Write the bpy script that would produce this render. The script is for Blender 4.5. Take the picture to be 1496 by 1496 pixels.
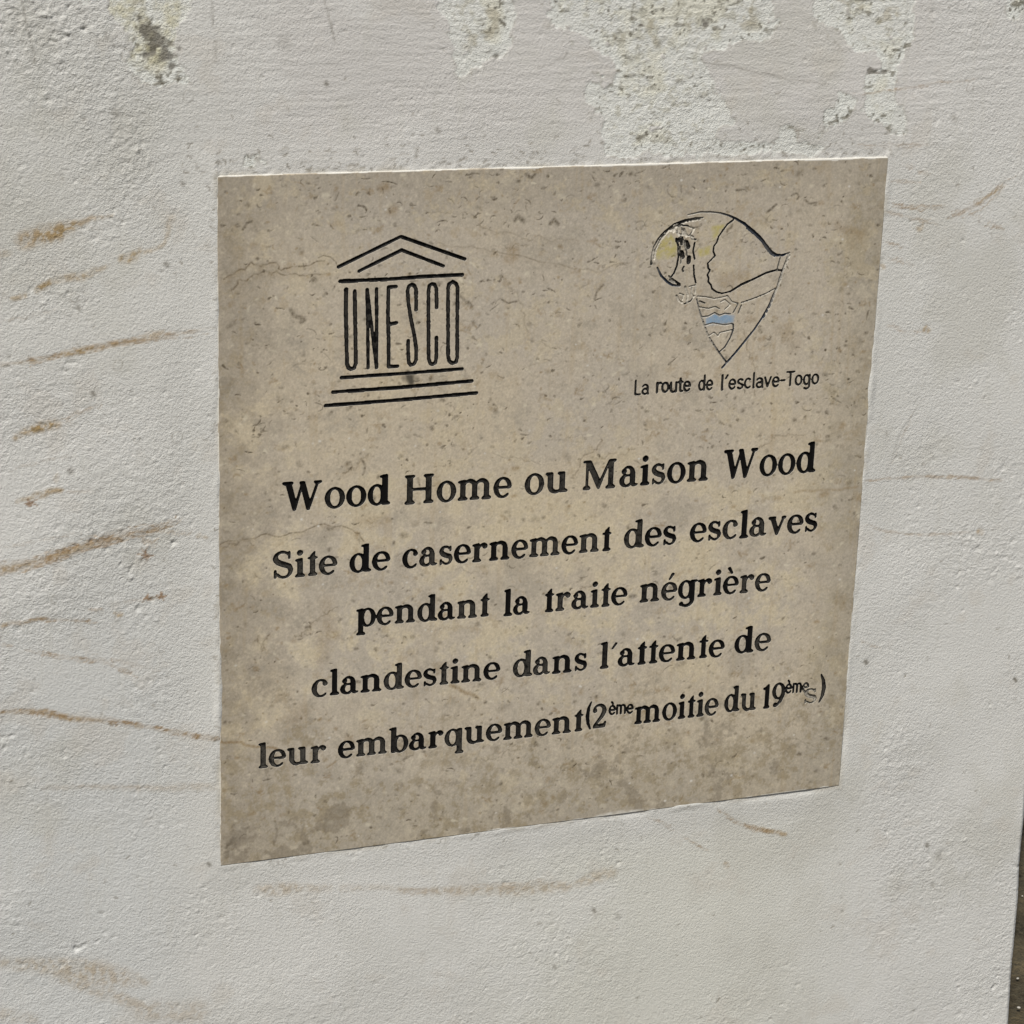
import bpy, bmesh, math
import numpy as np
from mathutils import Vector, Matrix

for o in list(bpy.data.objects): bpy.data.objects.remove(o)
SC = bpy.context.scene
COL = SC.collection

# ---------------------------------------------------------------- camera
# Axes: X right along the wall, Z up, wall face at y = 0, the camera in front of it at negative y. Metres.
cam_d = bpy.data.cameras.new('camera'); cam = bpy.data.objects.new('camera', cam_d); COL.objects.link(cam)
RGT = Vector((0.9360403, -0.35046541, 0.03166313)); FWD = Vector((0.3435664, 0.89072682, -0.29760352)); UPV = RGT.cross(FWD)
cam.matrix_world = Matrix(((RGT.x, UPV.x, -FWD.x, -0.75562867), (RGT.y, UPV.y, -FWD.y, -1.85177765), (RGT.z, UPV.z, -FWD.z, 0.61886183), (0, 0, 0, 1)))
cam_d.sensor_fit = 'HORIZONTAL'; cam_d.sensor_width = 36.0
cam_d.lens = 36.0 * 3503.8 / 1496.0
cam_d.clip_start = 0.05; cam_d.clip_end = 500.0
SC.camera = cam

# ---------------------------------------------------------------- sky, sun, exposure
SUN_EL, SUN_AZ = math.radians(57), math.radians(35.8)       # azimuth: to the left of the wall's normal
sun_vec = Vector((-math.sin(SUN_AZ) * math.cos(SUN_EL), -math.cos(SUN_AZ) * math.cos(SUN_EL), math.sin(SUN_EL)))
W_ = bpy.data.worlds.new('World'); SC.world = W_; W_.use_nodes = True
nt = W_.node_tree; bg = nt.nodes['Background']
sky = nt.nodes.new('ShaderNodeTexSky'); sky.sky_type = 'NISHITA'; sky.sun_disc = False
sky.sun_elevation = SUN_EL; sky.sun_rotation = math.atan2(sun_vec.x, sun_vec.y)
sky.air_density = 1.0; sky.dust_density = 3.0
nt.links.new(sky.outputs[0], bg.inputs[0]); bg.inputs[1].default_value = 0.06
sd = bpy.data.lights.new('sun', 'SUN'); sd.energy = 3.75; sd.angle = math.radians(0.5); sd.color = (1.0, 0.975, 0.915)
so = bpy.data.objects.new('sun', sd); COL.objects.link(so); so.location = (-2, -3, 4)
so.rotation_euler = sun_vec.to_track_quat('Z', 'Y').to_euler()
vs = SC.view_settings; vs.view_transform = 'Standard'; vs.look = 'None'; vs.gamma = 1.0; vs.use_curve_mapping = False
vs.exposure = 0.0

# ---------------------------------------------------------------- helpers
PW, PH = 0.6025, 0.6                                       # plaque size
PROUD = 0.0011                                            # how far the plaque stands out of the plaster
HI = np.array([[5.55094765e-04, 2.16133655e-05, -4.67246350e-01], [-4.39664357e-05, -5.40639558e-04, 4.37422814e-01], [-9.73627705e-05, -8.04113290e-05, 1.0]])
def wp(u, v):
    """a spot measured on the photograph -> its metric place (x, z) on the wall face"""
    a = HI @ np.array([u, v, 1.0]); return np.array([a[0] / a[2], a[1] / a[2]])
def wps(pts): return np.array([wp(*p) for p in pts])
def mpp(u, v): return float(np.linalg.norm(wp(u + .5, v) - wp(u - .5, v)) + np.linalg.norm(wp(u, v + .5) - wp(u, v - .5))) / 2
def lin(c):
    c = np.asarray(c, float) / 255.0
    return np.where(c <= 0.04045, c / 12.92, ((c + 0.055) / 1.055) ** 2.4)
def field(shape, wl, seed, ax=1.0):
    """smooth random field, unit variance; wl = feature size in samples, ax = stretch along the second axis"""
    r = np.random.default_rng(seed); n = r.standard_normal(shape)
    fy = np.fft.fftfreq(shape[0])[:, None]; fx = np.fft.rfftfreq(shape[1])[None, :]
    g = np.exp(-2 * (math.pi * wl / 2.6) ** 2 * (fy ** 2 + (fx * ax) ** 2))
    f = np.fft.irfft2(np.fft.rfft2(n) * g, s=shape); return (f - f.mean()) / (f.std() + 1e-12)
def fbm(shape, wl, seed, octs=4, gain=0.6, ax=1.0):
    f = sum(gain ** k * field(shape, max(wl / 2 ** k, .7), seed + 17 * k, ax) for k in range(octs)); return f / f.std()
def blur(a, s):
    if s <= 0: return a
    p = int(s * 4) + 2; b = np.pad(a, p, mode='edge')
    fy = np.fft.fftfreq(b.shape[0])[:, None]; fx = np.fft.rfftfreq(b.shape[1])[None, :]
    return np.fft.irfft2(np.fft.rfft2(b) * np.exp(-2 * (math.pi * s) ** 2 * (fy ** 2 + fx ** 2)), s=b.shape)[p:-p, p:-p]
def sstep(a, b, x):
    t = np.clip((x - a) / (b - a), 0, 1); return t * t * (3 - 2 * t)
def mixc(A, c, m): 
    A += (np.asarray(c) - A) * m[..., None]

class Sheet:
    """a metric raster over the wall face: x0, z0 lower-left corner, step in metres, row 0 at the bottom"""
    def __init__(s, x0, z0, step, nx, nz): s.x0, s.z0, s.st, s.nx, s.nz = x0, z0, step, nx, nz
    def zeros(s): return np.zeros((s.nz, s.nx))
    def win(s, P, pad):
        lo = P.min(0) - pad; hi = P.max(0) + pad
        i0 = max(0, int((lo[0] - s.x0) / s.st)); i1 = min(s.nx, int((hi[0] - s.x0) / s.st) + 2)
        j0 = max(0, int((lo[1] - s.z0) / s.st)); j1 = min(s.nz, int((hi[1] - s.z0) / s.st) + 2)
        if i1 <= i0 or j1 <= j0: return None
        X, Z = np.meshgrid(s.x0 + s.st * np.arange(i0, i1), s.z0 + s.st * np.arange(j0, j1))
        return slice(j0, j1), slice(i0, i1), X, Z
    def line(s, M, P, w, amt=1.0, soft=0.5, mode='max'):
        """soft line of half-width w (metres, one value or one per point) into M"""
        P = np.asarray(P, float); n = len(P)
        w = np.full(n, w, float) if np.isscalar(w) else np.asarray(w, float)
        a = np.full(n, amt, float) if np.isscalar(amt) else np.asarray(amt, float)
        q = s.win(P, w.max() * 1.6 + s.st)
        if q is None: return
        js, is_, X, Z = q; best = np.zeros(X.shape)
        for k in range(n - 1):
            ax, az = P[k]; bx, bz = P[k + 1]; L2 = (bx - ax) ** 2 + (bz - az) ** 2 + 1e-18
            t = np.clip(((X - ax) * (bx - ax) + (Z - az) * (bz - az)) / L2, 0, 1)
            d = np.hypot(X - ax - t * (bx - ax), Z - az - t * (bz - az)); ww = w[k] + t * (w[k + 1] - w[k])
            best = np.maximum(best, (1 - sstep(1 - soft, 1 + soft, d / ww)) * (a[k] + t * (a[k + 1] - a[k])))
        if mode == 'max': M[js, is_] = np.maximum(M[js, is_], best)
        else: M[js, is_] = 1 - (1 - M[js, is_]) * (1 - best)
    def poly(s, M, P, val=1.0):
        P = np.asarray(P, float); q = s.win(P, s.st)
        if q is None: return
        js, is_, X, Z = q; M[js, is_][inside_poly(P, X, Z)] = val

def wiggle(P, rng, amp, n=24):
    """resample a polyline and let it wander"""
    P = np.asarray(P, float); d = np.r_[0, np.cumsum(np.linalg.norm(np.diff(P, axis=0), axis=1))]
    t = np.linspace(0, d[-1], n); Q = np.stack([np.interp(t, d, P[:, 0]), np.interp(t, d, P[:, 1])], 1)
    e = rng.standard_normal((n, 2)); e = (e + np.roll(e, 1, 0) + np.roll(e, -1, 0)) / 1.7
    return Q + e * amp

def new_mesh(name, V, loops, counts, mat, attrs=None, colors=None, loc=(0, 0, 0), parent=None, smooth=True):
    """one mesh object from flat numpy arrays; V in world metres, loc = its origin"""
    me = bpy.data.meshes.new(name); V = np.asarray(V, np.float32) - np.asarray(loc, np.float32)
    loops = np.asarray(loops, np.int32); counts = np.asarray(counts, np.int32)
    me.vertices.add(len(V)); me.vertices.foreach_set('co', V.ravel())
    me.loops.add(len(loops)); me.loops.foreach_set('vertex_index', loops)
    me.polygons.add(len(counts)); me.polygons.foreach_set('loop_start', np.r_[0, np.cumsum(counts)[:-1]].astype(np.int32))
    me.polygons.foreach_set('loop_total', counts)
    me.polygons.foreach_set('use_smooth', np.full(len(counts), smooth))
    me.update(calc_edges=True); me.validate()
    for k, a in (attrs or {}).items():
        at = me.attributes.new(k, 'FLOAT', 'POINT'); at.data.foreach_set('value', np.asarray(a, np.float32).ravel())
    for k, a in (colors or {}).items():
        at = me.attributes.new(k, 'FLOAT_COLOR', 'POINT')
        c = np.ones((len(V), 4), np.float32); c[:, :3] = a; at.data.foreach_set('color', c.ravel())
    me.materials.append(mat)
    o = bpy.data.objects.new(name, me); COL.objects.link(o)
    if parent: 
        o.parent = parent; pl = Vector((0, 0, 0)); q = parent
        while q: pl += q.location; q = q.parent
        o.location = Vector(loc) - pl
    else: o.location = loc
    return o
def tag(o, label=None, cat=None, group=None, kind=None):
    for k, v in (('label', label), ('category', cat), ('group', group), ('kind', kind)):
        if v: o[k] = v
    return o

def material(name, rough=0.7, spec=0.3):
    m = bpy.data.materials.new(name); m.use_nodes = True; n = m.node_tree; p = n.nodes['Principled BSDF']
    p.inputs['Roughness'].default_value = rough; p.inputs['Specular IOR Level'].default_value = spec
    return m, n, p
def N(n, t, **kw):
    x = n.nodes.new(t)
    for k, v in kw.items():
        if k in x.inputs.keys(): x.inputs[k].default_value = v
        else: setattr(x, k, v)
    return x
def mth(n, op, a, b=None, clamp=False):
    x = n.nodes.new('ShaderNodeMath'); x.operation = op; x.use_clamp = clamp
    for i, q in enumerate((a, b)):
        if q is None: continue
        if isinstance(q, (int, float)): x.inputs[i].default_value = q
        else: n.links.new(q, x.inputs[i])
    return x.outputs[0]
def mixrgb(n, f, a, b, blend='MIX'):
    x = n.nodes.new('ShaderNodeMix'); x.data_type = 'RGBA'; x.blend_type = blend
    for i, q in ((0, f), (6, a), (7, b)):
        if isinstance(q, (int, float)): x.inputs[i].default_value = q
        elif isinstance(q, (tuple, list, np.ndarray)): x.inputs[i].default_value = (*q, 1)
        else: n.links.new(q, x.inputs[i])
    return x.outputs[2]
def noise(n, co, scale, detail=3, rough=0.6, dist=0.0):
    x = N(n, 'ShaderNodeTexNoise', Scale=scale, Detail=detail, Roughness=rough, Distortion=dist); n.links.new(co, x.inputs['Vector']); return x.outputs['Fac']
def ramp(n, f, a, b):
    x = n.nodes.new('ShaderNodeMapRange'); x.interpolation_type = 'SMOOTHSTEP'; x.inputs[1].default_value = a; x.inputs[2].default_value = b
    n.links.new(f, x.inputs[0]); return x.outputs[0]
def attr(n, name): x = n.nodes.new('ShaderNodeAttribute'); x.attribute_name = name; return x

# ---------------------------------------------------------------- materials
def wall_material():
    m, n, p = material('weathered_wall_paint', 0.72, 0.25)
    co = n.nodes.new('ShaderNodeTexCoord').outputs['Object']
    f1 = noise(n, co, 420, 4, 0.75); f2 = noise(n, co, 1100, 2, 0.6); f3 = noise(n, co, 26, 6, 0.65)
    v = mth(n, 'ADD', mth(n, 'MULTIPLY', f1, 0.10), mth(n, 'MULTIPLY', f2, 0.08))
    v = mth(n, 'ADD', mth(n, 'ADD', v, mth(n, 'MULTIPLY', f3, 0.08)), 0.87)
    c = mixrgb(n, 1.0, attr(n, 'albedo').outputs['Color'], (1, 1, 1), 'MULTIPLY')
    hs = n.nodes.new('ShaderNodeHueSaturation'); n.links.new(c, hs.inputs['Color']); n.links.new(v, hs.inputs['Value'])
    n.links.new(hs.outputs[0], p.inputs['Base Color'])
    b = N(n, 'ShaderNodeBump', Distance=0.0014); 
    g = mth(n, 'ADD', mth(n, 'MULTIPLY', attr(n, 'grain').outputs['Fac'], 1.0), 0.15, True)
    h = mth(n, 'ADD', noise(n, co, 430, 4, 0.65), mth(n, 'MULTIPLY', noise(n, co, 1000, 2, 0.6), 0.45))
    n.links.new(g, b.inputs['Strength']); n.links.new(h, b.inputs['Height']); n.links.new(b.outputs[0], p.inputs['Normal'])
    return m
def stone_material():
    m, n, p = material('honed_limestone', 0.5, 0.35)
    co = n.nodes.new('ShaderNodeTexCoord').outputs['Object']
    f1 = noise(n, co, 260, 5, 0.7); f2 = noise(n, co, 900, 3, 0.7)
    v = mth(n, 'ADD', mth(n, 'MULTIPLY', f1, 0.34), mth(n, 'ADD', mth(n, 'MULTIPLY', f2, 0.26), 0.70))
    hs = n.nodes.new('ShaderNodeHueSaturation'); n.links.new(attr(n, 'albedo').outputs['Color'], hs.inputs['Color']); n.links.new(v, hs.inputs['Value'])
    n.links.new(hs.outputs[0], p.inputs['Base Color'])
    n.links.new(ramp(n, noise(n, co, 60, 4), -0.4, 1.6), p.inputs['Roughness'])
    b = N(n, 'ShaderNodeBump', Distance=0.0004, Strength=0.35); n.links.new(noise(n, co, 420, 4, 0.7), b.inputs['Height']); n.links.new(b.outputs[0], p.inputs['Normal'])
    return m
def groove_material():
    m, n, p = material('black_paint_in_cut_stone', 0.55, 0.15)
    co = n.nodes.new('ShaderNodeTexCoord').outputs['Object']
    ink = attr(n, 'ink').outputs['Fac']; wear = attr(n, 'wear').outputs['Fac']; dep = attr(n, 'depth').outputs['Fac']
    k = noise(n, co, 700, 3, 0.7); k2 = noise(n, co, 190, 3, 0.6)
    # paint missing: along the sharp rim, where it has worn off the floor, and where the cut was never painted
    rim = mth(n, 'SUBTRACT', 1.0, ramp(n, mth(n, 'ADD', dep, mth(n, 'MULTIPLY', mth(n, 'SUBTRACT', k2, 0.5), 0.45)), 0.10, 0.42))
    flo = mth(n, 'MULTIPLY', ramp(n, dep, 0.75, 1.3), mth(n, 'MULTIPLY', wear, ramp(n, mth(n, 'ADD', mth(n, 'MULTIPLY', k2, 0.6), mth(n, 'MULTIPLY', k, 0.4)), 0.36, 0.56)))
    bare = mth(n, 'SUBTRACT', 1.0, mth(n, 'MULTIPLY', mth(n, 'MULTIPLY', mth(n, 'SUBTRACT', 1.0, rim), mth(n, 'SUBTRACT', 1.0, mth(n, 'MULTIPLY', flo, 0.55))), ink))
    blk = mixrgb(n, attr(n, 'tint').outputs['Fac'], (0.006, 0.0055, 0.0055), (0.04, 0.06, 0.10))
    n.links.new(mixrgb(n, bare, blk, mixrgb(n, k, (0.40, 0.36, 0.29), (0.64, 0.60, 0.52))), p.inputs['Base Color'])
    b = N(n, 'ShaderNodeBump', Distance=0.0004, Strength=0.5); n.links.new(k, b.inputs['Height']); n.links.new(b.outputs[0], p.inputs['Normal'])
    return m
def ground_material():
    m, n, p = material('damp_dirt', 0.85, 0.2)
    co = n.nodes.new('ShaderNodeTexCoord').outputs['Object']
    a = noise(n, co, 9, 6, 0.7); b_ = noise(n, co, 90, 5, 0.75)
    c = mixrgb(n, ramp(n, a, 0.35, 0.65), (0.035, 0.027, 0.016), (0.19, 0.15, 0.085))
    c = mixrgb(n, ramp(n, b_, 0.42, 0.62), c, (0.12, 0.10, 0.062)); n.links.new(c, p.inputs['Base Color'])
    b = N(n, 'ShaderNodeBump', Distance=0.02, Strength=0.9); n.links.new(b_, b.inputs['Height']); n.links.new(b.outputs[0], p.inputs['Normal'])
    return m
def pebble_material():
    m, n, p = material('pale_pebble', 0.7, 0.3)
    co = n.nodes.new('ShaderNodeTexCoord').outputs['Object']
    n.links.new(mixrgb(n, noise(n, co, 60, 4), (0.36, 0.33, 0.28), (0.55, 0.52, 0.46)), p.inputs['Base Color'])
    return m
M_WALL, M_STONE, M_CUT, M_DIRT, M_PEB = wall_material(), stone_material(), groove_material(), ground_material(), pebble_material()
K, THICK = 0.755, 0.22      # light level the colours were read at; wall thickness
# ---------------------------------------------------------------- lettering: glyphs drawn as shapes (x-height = 100)
def arc(cx, cy, rx, ry, a0, a1, n=26):
    t = np.radians(np.linspace(a0, a1, n))
    return [(cx + rx * math.cos(a), cy + ry * math.sin(a)) for a in t]

def ell(cx, cy, rx, ry): return ('p', arc(cx, cy, rx, ry, 0, 360, 40))
def nell(cx, cy, rx, ry): return ('n', arc(cx, cy, rx, ry, 0, 360, 40))
def rec(x0, y0, x1, y1): return ('p', [(x0, y0), (x1, y0), (x1, y1), (x0, y1)])
def nrec(x0, y0, x1, y1): return ('n', [(x0, y0), (x1, y0), (x1, y1), (x0, y1)])
def st(pts, w): return ('s', pts, w)

SW, HW, TH, OV = 25.0, 10.5, 9.5, 12.0          # stem, hairline, serif thickness, serif overhang
def foot(x, l=OV, r=OV, y=0):                    # flat foot serif with a small bracket under a stem centred on x
    a, b = x - SW / 2, x + SW / 2
    return ('p', [(a - l, y), (b + r, y), (b + r, y + TH), (b, y + TH + (8 if r else 0)), (a, y + TH + (8 if l else 0)), (a - l, y + TH)])
def head(x, y, l=OV, r=OV, w=SW):
    a, b = x - w / 2, x + w / 2
    return ('p', [(a - l, y), (b + r, y), (b + r, y - TH), (b, y - TH - (6 if r else 0)), (a, y - TH - (6 if l else 0)), (a - l, y - TH)])
def flag(x, y):                                  # slanted flag at the top left of a lower-case stem
    a = x - SW / 2
    return ('p', [(a - 13, y - 7), (a - 13, y - 15), (a + 2, y - 17), (x + SW / 2, y - 17), (x + SW / 2, y)])
def stem(x, y0, y1): return rec(x - SW / 2, y0, x + SW / 2, y1)
def vw(a0, a1, n, hi, lo, p=1.4):                # stroke width along an arc: thick where it runs upright
    t = np.radians(np.linspace(a0, a1, n))
    return [lo + (hi - lo) * abs(math.cos(a)) ** p for a in t]
def arch(x0, x1, top=101):                       # shoulder from one stem into the next
    c = (x0 + x1) / 2
    pts = [(x0 + 6, 66)] + arc((x0 + x1) / 2 + 4, 70, (x1 - x0) / 2 - 4, top - 70 - 6, 160, 0, 16) + [(x1, 60)]
    return st(pts, [8, 9] + list(np.linspace(11, 17, 6)) + list(np.linspace(18, SW, 9)) + [SW])

def serif_font():
    F = {}
    F['o'] = (100, [ell(50, 50, 49, 53), nell(50, 50, 25.5, 43)])
    aw = vw(8, 316, 40, 24, 9); 
    ew = [w if a < 290 else max(8, w * (1 - (a - 290) / 60)) for w, a in zip(aw, np.linspace(8, 316, 40))]
    ew = [min(w, 19) if a < 60 else w for w, a in zip(ew, np.linspace(8, 316, 40))]
    F['e'] = (92, [st(arc(47, 50, 36, 47, 8, 316, 40), ew), rec(20, 46, 88, 56)])
    cw = vw(55, 318, 36, 25, 9)
    cw = [w if a < 285 else max(7, w * (1 - (a - 285) / 60)) for w, a in zip(cw, np.linspace(55, 318, 36))]
    F['c'] = (88, [st(arc(48, 50, 36, 47, 55, 318, 36), cw), ell(71, 76, 12.5, 12.5)])
    def bowl(cx): return [ell(cx, 50, 45, 53), nell(cx, 50, 21.5, 43)]
    F['d'] = (112, bowl(46) + [nrec(92, -10, 130, 120), stem(86, 0, 150), flag(86, 152), ('p', [(86, 0), (112, 0), (112, TH), (98, TH + 8), (86, TH + 8)])])
    F['q'] = (108, bowl(46) + [nrec(92, -10, 130, 120), stem(86, -44, 102), foot(86, OV, OV, -48)])
    F['g'] = (108, bowl(46) + [nrec(92, -10, 130, 120), stem(86, -8, 102), head(88, 102, 0, 12),
                               st([(86, 0)] + arc(50, -14, 36, 28, 0, -140, 18), [SW, SW] + list(np.linspace(SW - 2, 10, 17))), ell(22, -30, 12, 12)])
    F['b'] = (108, [ell(62, 50, 45, 53), nell(62, 50, 21.5, 43), nrec(-30, -10, 14, 170), stem(24, 0, 150), flag(24, 152), ])
    F['p'] = (112, [ell(66, 50, 45, 53), nell(66, 50, 21.5, 43), nrec(-30, -60, 18, 170), stem(28, -44, 100), flag(28, 103), foot(28, OV, OV, -48)])
    F['i'] = (54, [stem(28, 0, 98), flag(28, 102), foot(28), ell(27, 131, 15, 15)])
    F['l'] = (54, [stem(28, 0, 150), flag(28, 153), foot(28)])
    F['n'] = (124, [stem(28, 0, 98), flag(28, 102), foot(28), stem(92, 0, 64), foot(92), arch(28, 92)])
    F['m'] = (184, [stem(28, 0, 98), flag(28, 102), foot(28), stem(90, 0, 64), foot(90), arch(28, 90), stem(152, 0, 64), foot(152), arch(90, 152)])
    F['u'] = (122, [stem(26, 34, 100), head(24, 100, 10, 0), stem(88, 0, 100), head(86, 100, 10, 0), ('p', [(88, 0), (116, 0), (116, TH), (100, TH + 8), (88, TH + 8)]),
                    st([(26, 40)] + arc(56, 34, 30, 31, 180, 330, 16), [SW, SW] + list(np.linspace(SW - 1, 9, 15)))])
    F['r'] = (90, [stem(28, 0, 98), flag(28, 102), foot(28), st([(34, 62), (44, 82), (58, 94), (70, 95)], [8, 10, 13, 15]), ell(74, 84, 13.5, 14)])
    F['t'] = (60, [('p', [(20, 0), (44, 0), (44, 136), (36, 128), (20, 112)]), foot(32, 10, 11), rec(6, 92, 58, 102)])
    F['a'] = (100, [stem(68, 20, 70), st(arc(42, 68, 26, 29, 150, 0, 18) + [(68, 58)], list(np.linspace(9, 12, 8)) + list(np.linspace(13, SW, 11))), ell(22, 77, 13, 13),
                    st([(68, 58)] + arc(36, 30, 25, 26, 80, 300, 22), [8, 9] + vw(90, 300, 21, 24, 10)[:21]), st([(68, 22), (72, 10), (84, 6), (95, 10)], [SW, 18, 11, 7]), st([(48, 7), (62, 20), (68, 34)], [10, 10, 12])])
    ss = arc(38, 74, 24, 24, 40, 180, 14) + [(16, 66), (27, 56), (52, 46)] + arc(43, 28, 24, 24, 50, -150, 18)
    sw = [9, 9, 10, 10, 11, 11, 12, 13, 14, 16, 18, 19, 20, 21, 22, 24, 24] + [22, 21, 20, 19, 18, 16, 14, 13, 12, 11, 10, 10, 9, 9, 9, 9, 9, 9]
    F['s'] = (80, [st(ss, sw), rec(60, 70, 68, 101), rec(8, -1, 16, 32)])
    F['v'] = (106, [('p', [(8, 100), (35, 100), (60, 30), (54, 0), (46, 0)]), ('p', [(46, 0), (58, 0), (96, 100), (84, 100), (52, 22)]), head(21, 100, 8, 8, 27), head(89, 100, 8, 8, 10)])
    F['W'] = (206, [('p', [(18, 142), (46, 142), (74, 34), (68, 0), (56, 0)]), ('p', [(56, 0), (70, 0), (108, 138), (98, 138)]), ('p', [(88, 142), (114, 142), (142, 34), (136, 0), (124, 0)]),
                    ('p', [(124, 0), (138, 0), (186, 142), (174, 142)]), head(32, 142, 14, 12, 28), head(180, 142, 14, 12, 12)])
    F['H'] = (166, [stem(34, 0, 142), foot(34), head(34, 142), stem(130, 0, 142), foot(130), head(130, 142), rec(34, 66, 130, 77)])
    F['M'] = (202, [rec(28, 0, 39, 142), foot(33, 6, 6), ('p', [(14, 142), (52, 142), (104, 40), (100, 0), (92, 0), (30, 128)]), ('p', [(92, 0), (100, 0), (158, 142), (148, 142), (96, 30)]),
                    stem(160, 0, 142), foot(160), head(163, 142, 0, 12), rec(12, 133, 40, 142)])
    ss = arc(56, 108, 36, 32, 30, 190, 16) + [(26, 92), (44, 80), (78, 66)] + arc(62, 38, 36, 36, 45, -150, 20)
    sw = list(np.linspace(10, 13, 8)) + list(np.linspace(14, 25, 8)) + [26, 27, 27] + list(np.linspace(26, 12, 12)) + [11] * 8
    F['S'] = (112, [st(ss, sw), rec(86, 100, 96, 143), rec(14, -2, 24, 44)])
    F['1'] = (64, [('p', [(24, 0), (50, 0), (50, 142), (42, 142), (24, 128)]), rec(8, 112, 30, 124), foot(37, 8, 8)])
    F['2'] = (100, [st(arc(48, 102, 33, 33, 170, -20, 20) + [(66, 66), (40, 36), (18, 14)], list(np.linspace(10, 12, 8)) + list(np.linspace(14, 25, 12)) + [22, 16, 10]), ell(22, 104, 12, 13),
                     ('p', [(10, 0), (88, 0), (94, 36), (84, 36), (78, 22), (26, 20)])])
    F['9'] = (104, [ell(50, 94, 46, 49), nell(50, 94, 22, 39), st([(84, 96), (82, 66), (66, 34), (36, 6)], [24, 23, 19, 10]), ell(28, 14, 13, 13)])
    F['('] = (44, [st([(38, 148), (22, 110), (16, 66), (22, 22), (38, -16)], [7, 16, 20, 16, 7])])
    F[')'] = (44, [st([(6, 148), (22, 110), (28, 66), (22, 22), (6, -16)], [7, 16, 20, 16, 7])])
    F['\u00b4'] = (40, [('p', [(4, 108), (12, 106), (40, 140), (28, 146)])])
    acute = ('p', [(38, 116), (46, 113), (74, 150), (58, 156)]); grave = ('p', [(56, 116), (48, 113), (20, 150), (36, 156)])
    F['\u00e9'] = (92, F['e'][1] + [acute]); F['\u00e8'] = (92, F['e'][1] + [grave])
    F[' '] = (60, [])
    return F

def sans_font(w):
    F = {}
    def s(*p): return st(list(p), w)
    O = arc(38, 50, 31, 46, 0, 360, 30)
    F['o'] = (80, [st(O, w)])
    F['e'] = (78, [st([(8, 52), (68, 52)] + arc(38, 50, 31, 46, 5, 320, 28), w)])
    F['c'] = (74, [st(arc(38, 50, 31, 46, 48, 312, 26), w)])
    F['a'] = (78, [st(arc(36, 66, 29, 30, 150, 0, 14) + [(66, 10)], w), st(arc(36, 30, 28, 26, 60, 330, 20), w), s((38, 56), (64, 56)), s((66, 8), (72, 4))])
    F['r'] = (54, [s((12, 2), (12, 98)), st(arc(42, 58, 28, 38, 165, 70, 10), w)])
    F['u'] = (80, [st([(10, 98), (10, 40)] + arc(38, 36, 28, 33, 180, 360, 16) + [(66, 98)], w), s((66, 40), (66, 4))])
    F['t'] = (52, [st([(24, 132), (24, 24)] + arc(38, 22, 14, 18, 180, 280, 8) + [(48, 5)], w), s((4, 96), (46, 96))])
    F['d'] = (82, [st(arc(36, 50, 28, 46, 0, 360, 28), w), s((66, 2), (66, 150))])
    F['l'] = (34, [s((14, 150), (14, 4), (20, 3))])
    F['s'] = (70, [st(arc(36, 73, 25, 23, 30, 190, 12) + [(20, 58), (50, 44)] + arc(34, 27, 26, 24, 40, -150, 14), w)])
    F['v'] = (76, [s((6, 98), (36, 4), (66, 98))])
    F['m'] = (120, [s((12, 2), (12, 98)), st(arc(34, 68, 22, 28, 180, 0, 14) + [(56, 2)], w), st(arc(79, 68, 23, 28, 180, 0, 14) + [(102, 2)], w)])
    F['L'] = (74, [s((12, 146), (12, 6), (64, 6))])
    F['T'] = (84, [s((4, 142), (78, 142)), s((41, 142), (41, 3))])
    F['g'] = (82, [st(arc(36, 50, 28, 46, 0, 360, 28), w), st([(66, 98), (66, -14)] + arc(38, -14, 28, 26, 0, -140, 12), w)])
    F['-'] = (56, [s((8, 58), (46, 58))])
    F['\u00b4'] = (34, [s((8, 112), (26, 142))])
    F['\u00e8'] = (78, F['e'][1] + [s((44, 118), (28, 140))])
    F[' '] = (50, [])
    return F

def sweep(pts, w):
    """outline pieces (quads and end discs) of a stroke whose width varies along it"""
    n = len(pts); w = [w] * n if np.isscalar(w) else list(w)
    if len(w) < n: w = w + [w[-1]] * (n - len(w))
    out = []
    for k in range(n - 1):
        (ax, ay), (bx, by) = pts[k], pts[k + 1]
        L = math.hypot(bx - ax, by - ay)
        if L < 1e-9: continue
        nx_, ny_ = -(by - ay) / L, (bx - ax) / L
        p, q = w[k] / 2, w[k + 1] / 2
        out.append([(ax + nx_ * p, ay + ny_ * p), (ax - nx_ * p, ay - ny_ * p), (bx - nx_ * q, by - ny_ * q), (bx + nx_ * q, by + ny_ * q)])
    for k in range(n):
        out.append(arc(pts[k][0], pts[k][1], w[k] / 2, w[k] / 2, 0, 360, 14))
    return out

def inside_poly(P, X, Y):
    c = np.zeros(X.shape, bool); P = np.asarray(P, float); n = len(P)
    for k in range(n):
        x0, y0 = P[k]; x1, y1 = P[(k + 1) % n]
        if y0 == y1: continue
        c ^= ((y0 > Y) != (y1 > Y)) & (X < (x1 - x0) * (Y - y0) / (y1 - y0) + x0)
    return c

def glyph_mask(ops, X, Y):
    """which sample points (in glyph units) lie inside the glyph"""
    m = np.zeros(X.shape, bool)
    for op in ops:
        if op[0] == 's':
            for P in sweep(op[1], op[2]): 
                P = np.asarray(P); lo = P.min(0); hi = P.max(0)
                b = (X >= lo[0]) & (X <= hi[0]) & (Y >= lo[1]) & (Y <= hi[1])
                if b.any(): m[b] |= inside_poly(P, X[b], Y[b])
        elif op[0] == 'p': m |= inside_poly(op[1], X, Y)
        else: m &= ~inside_poly(op[1], X, Y)
    return m
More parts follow.
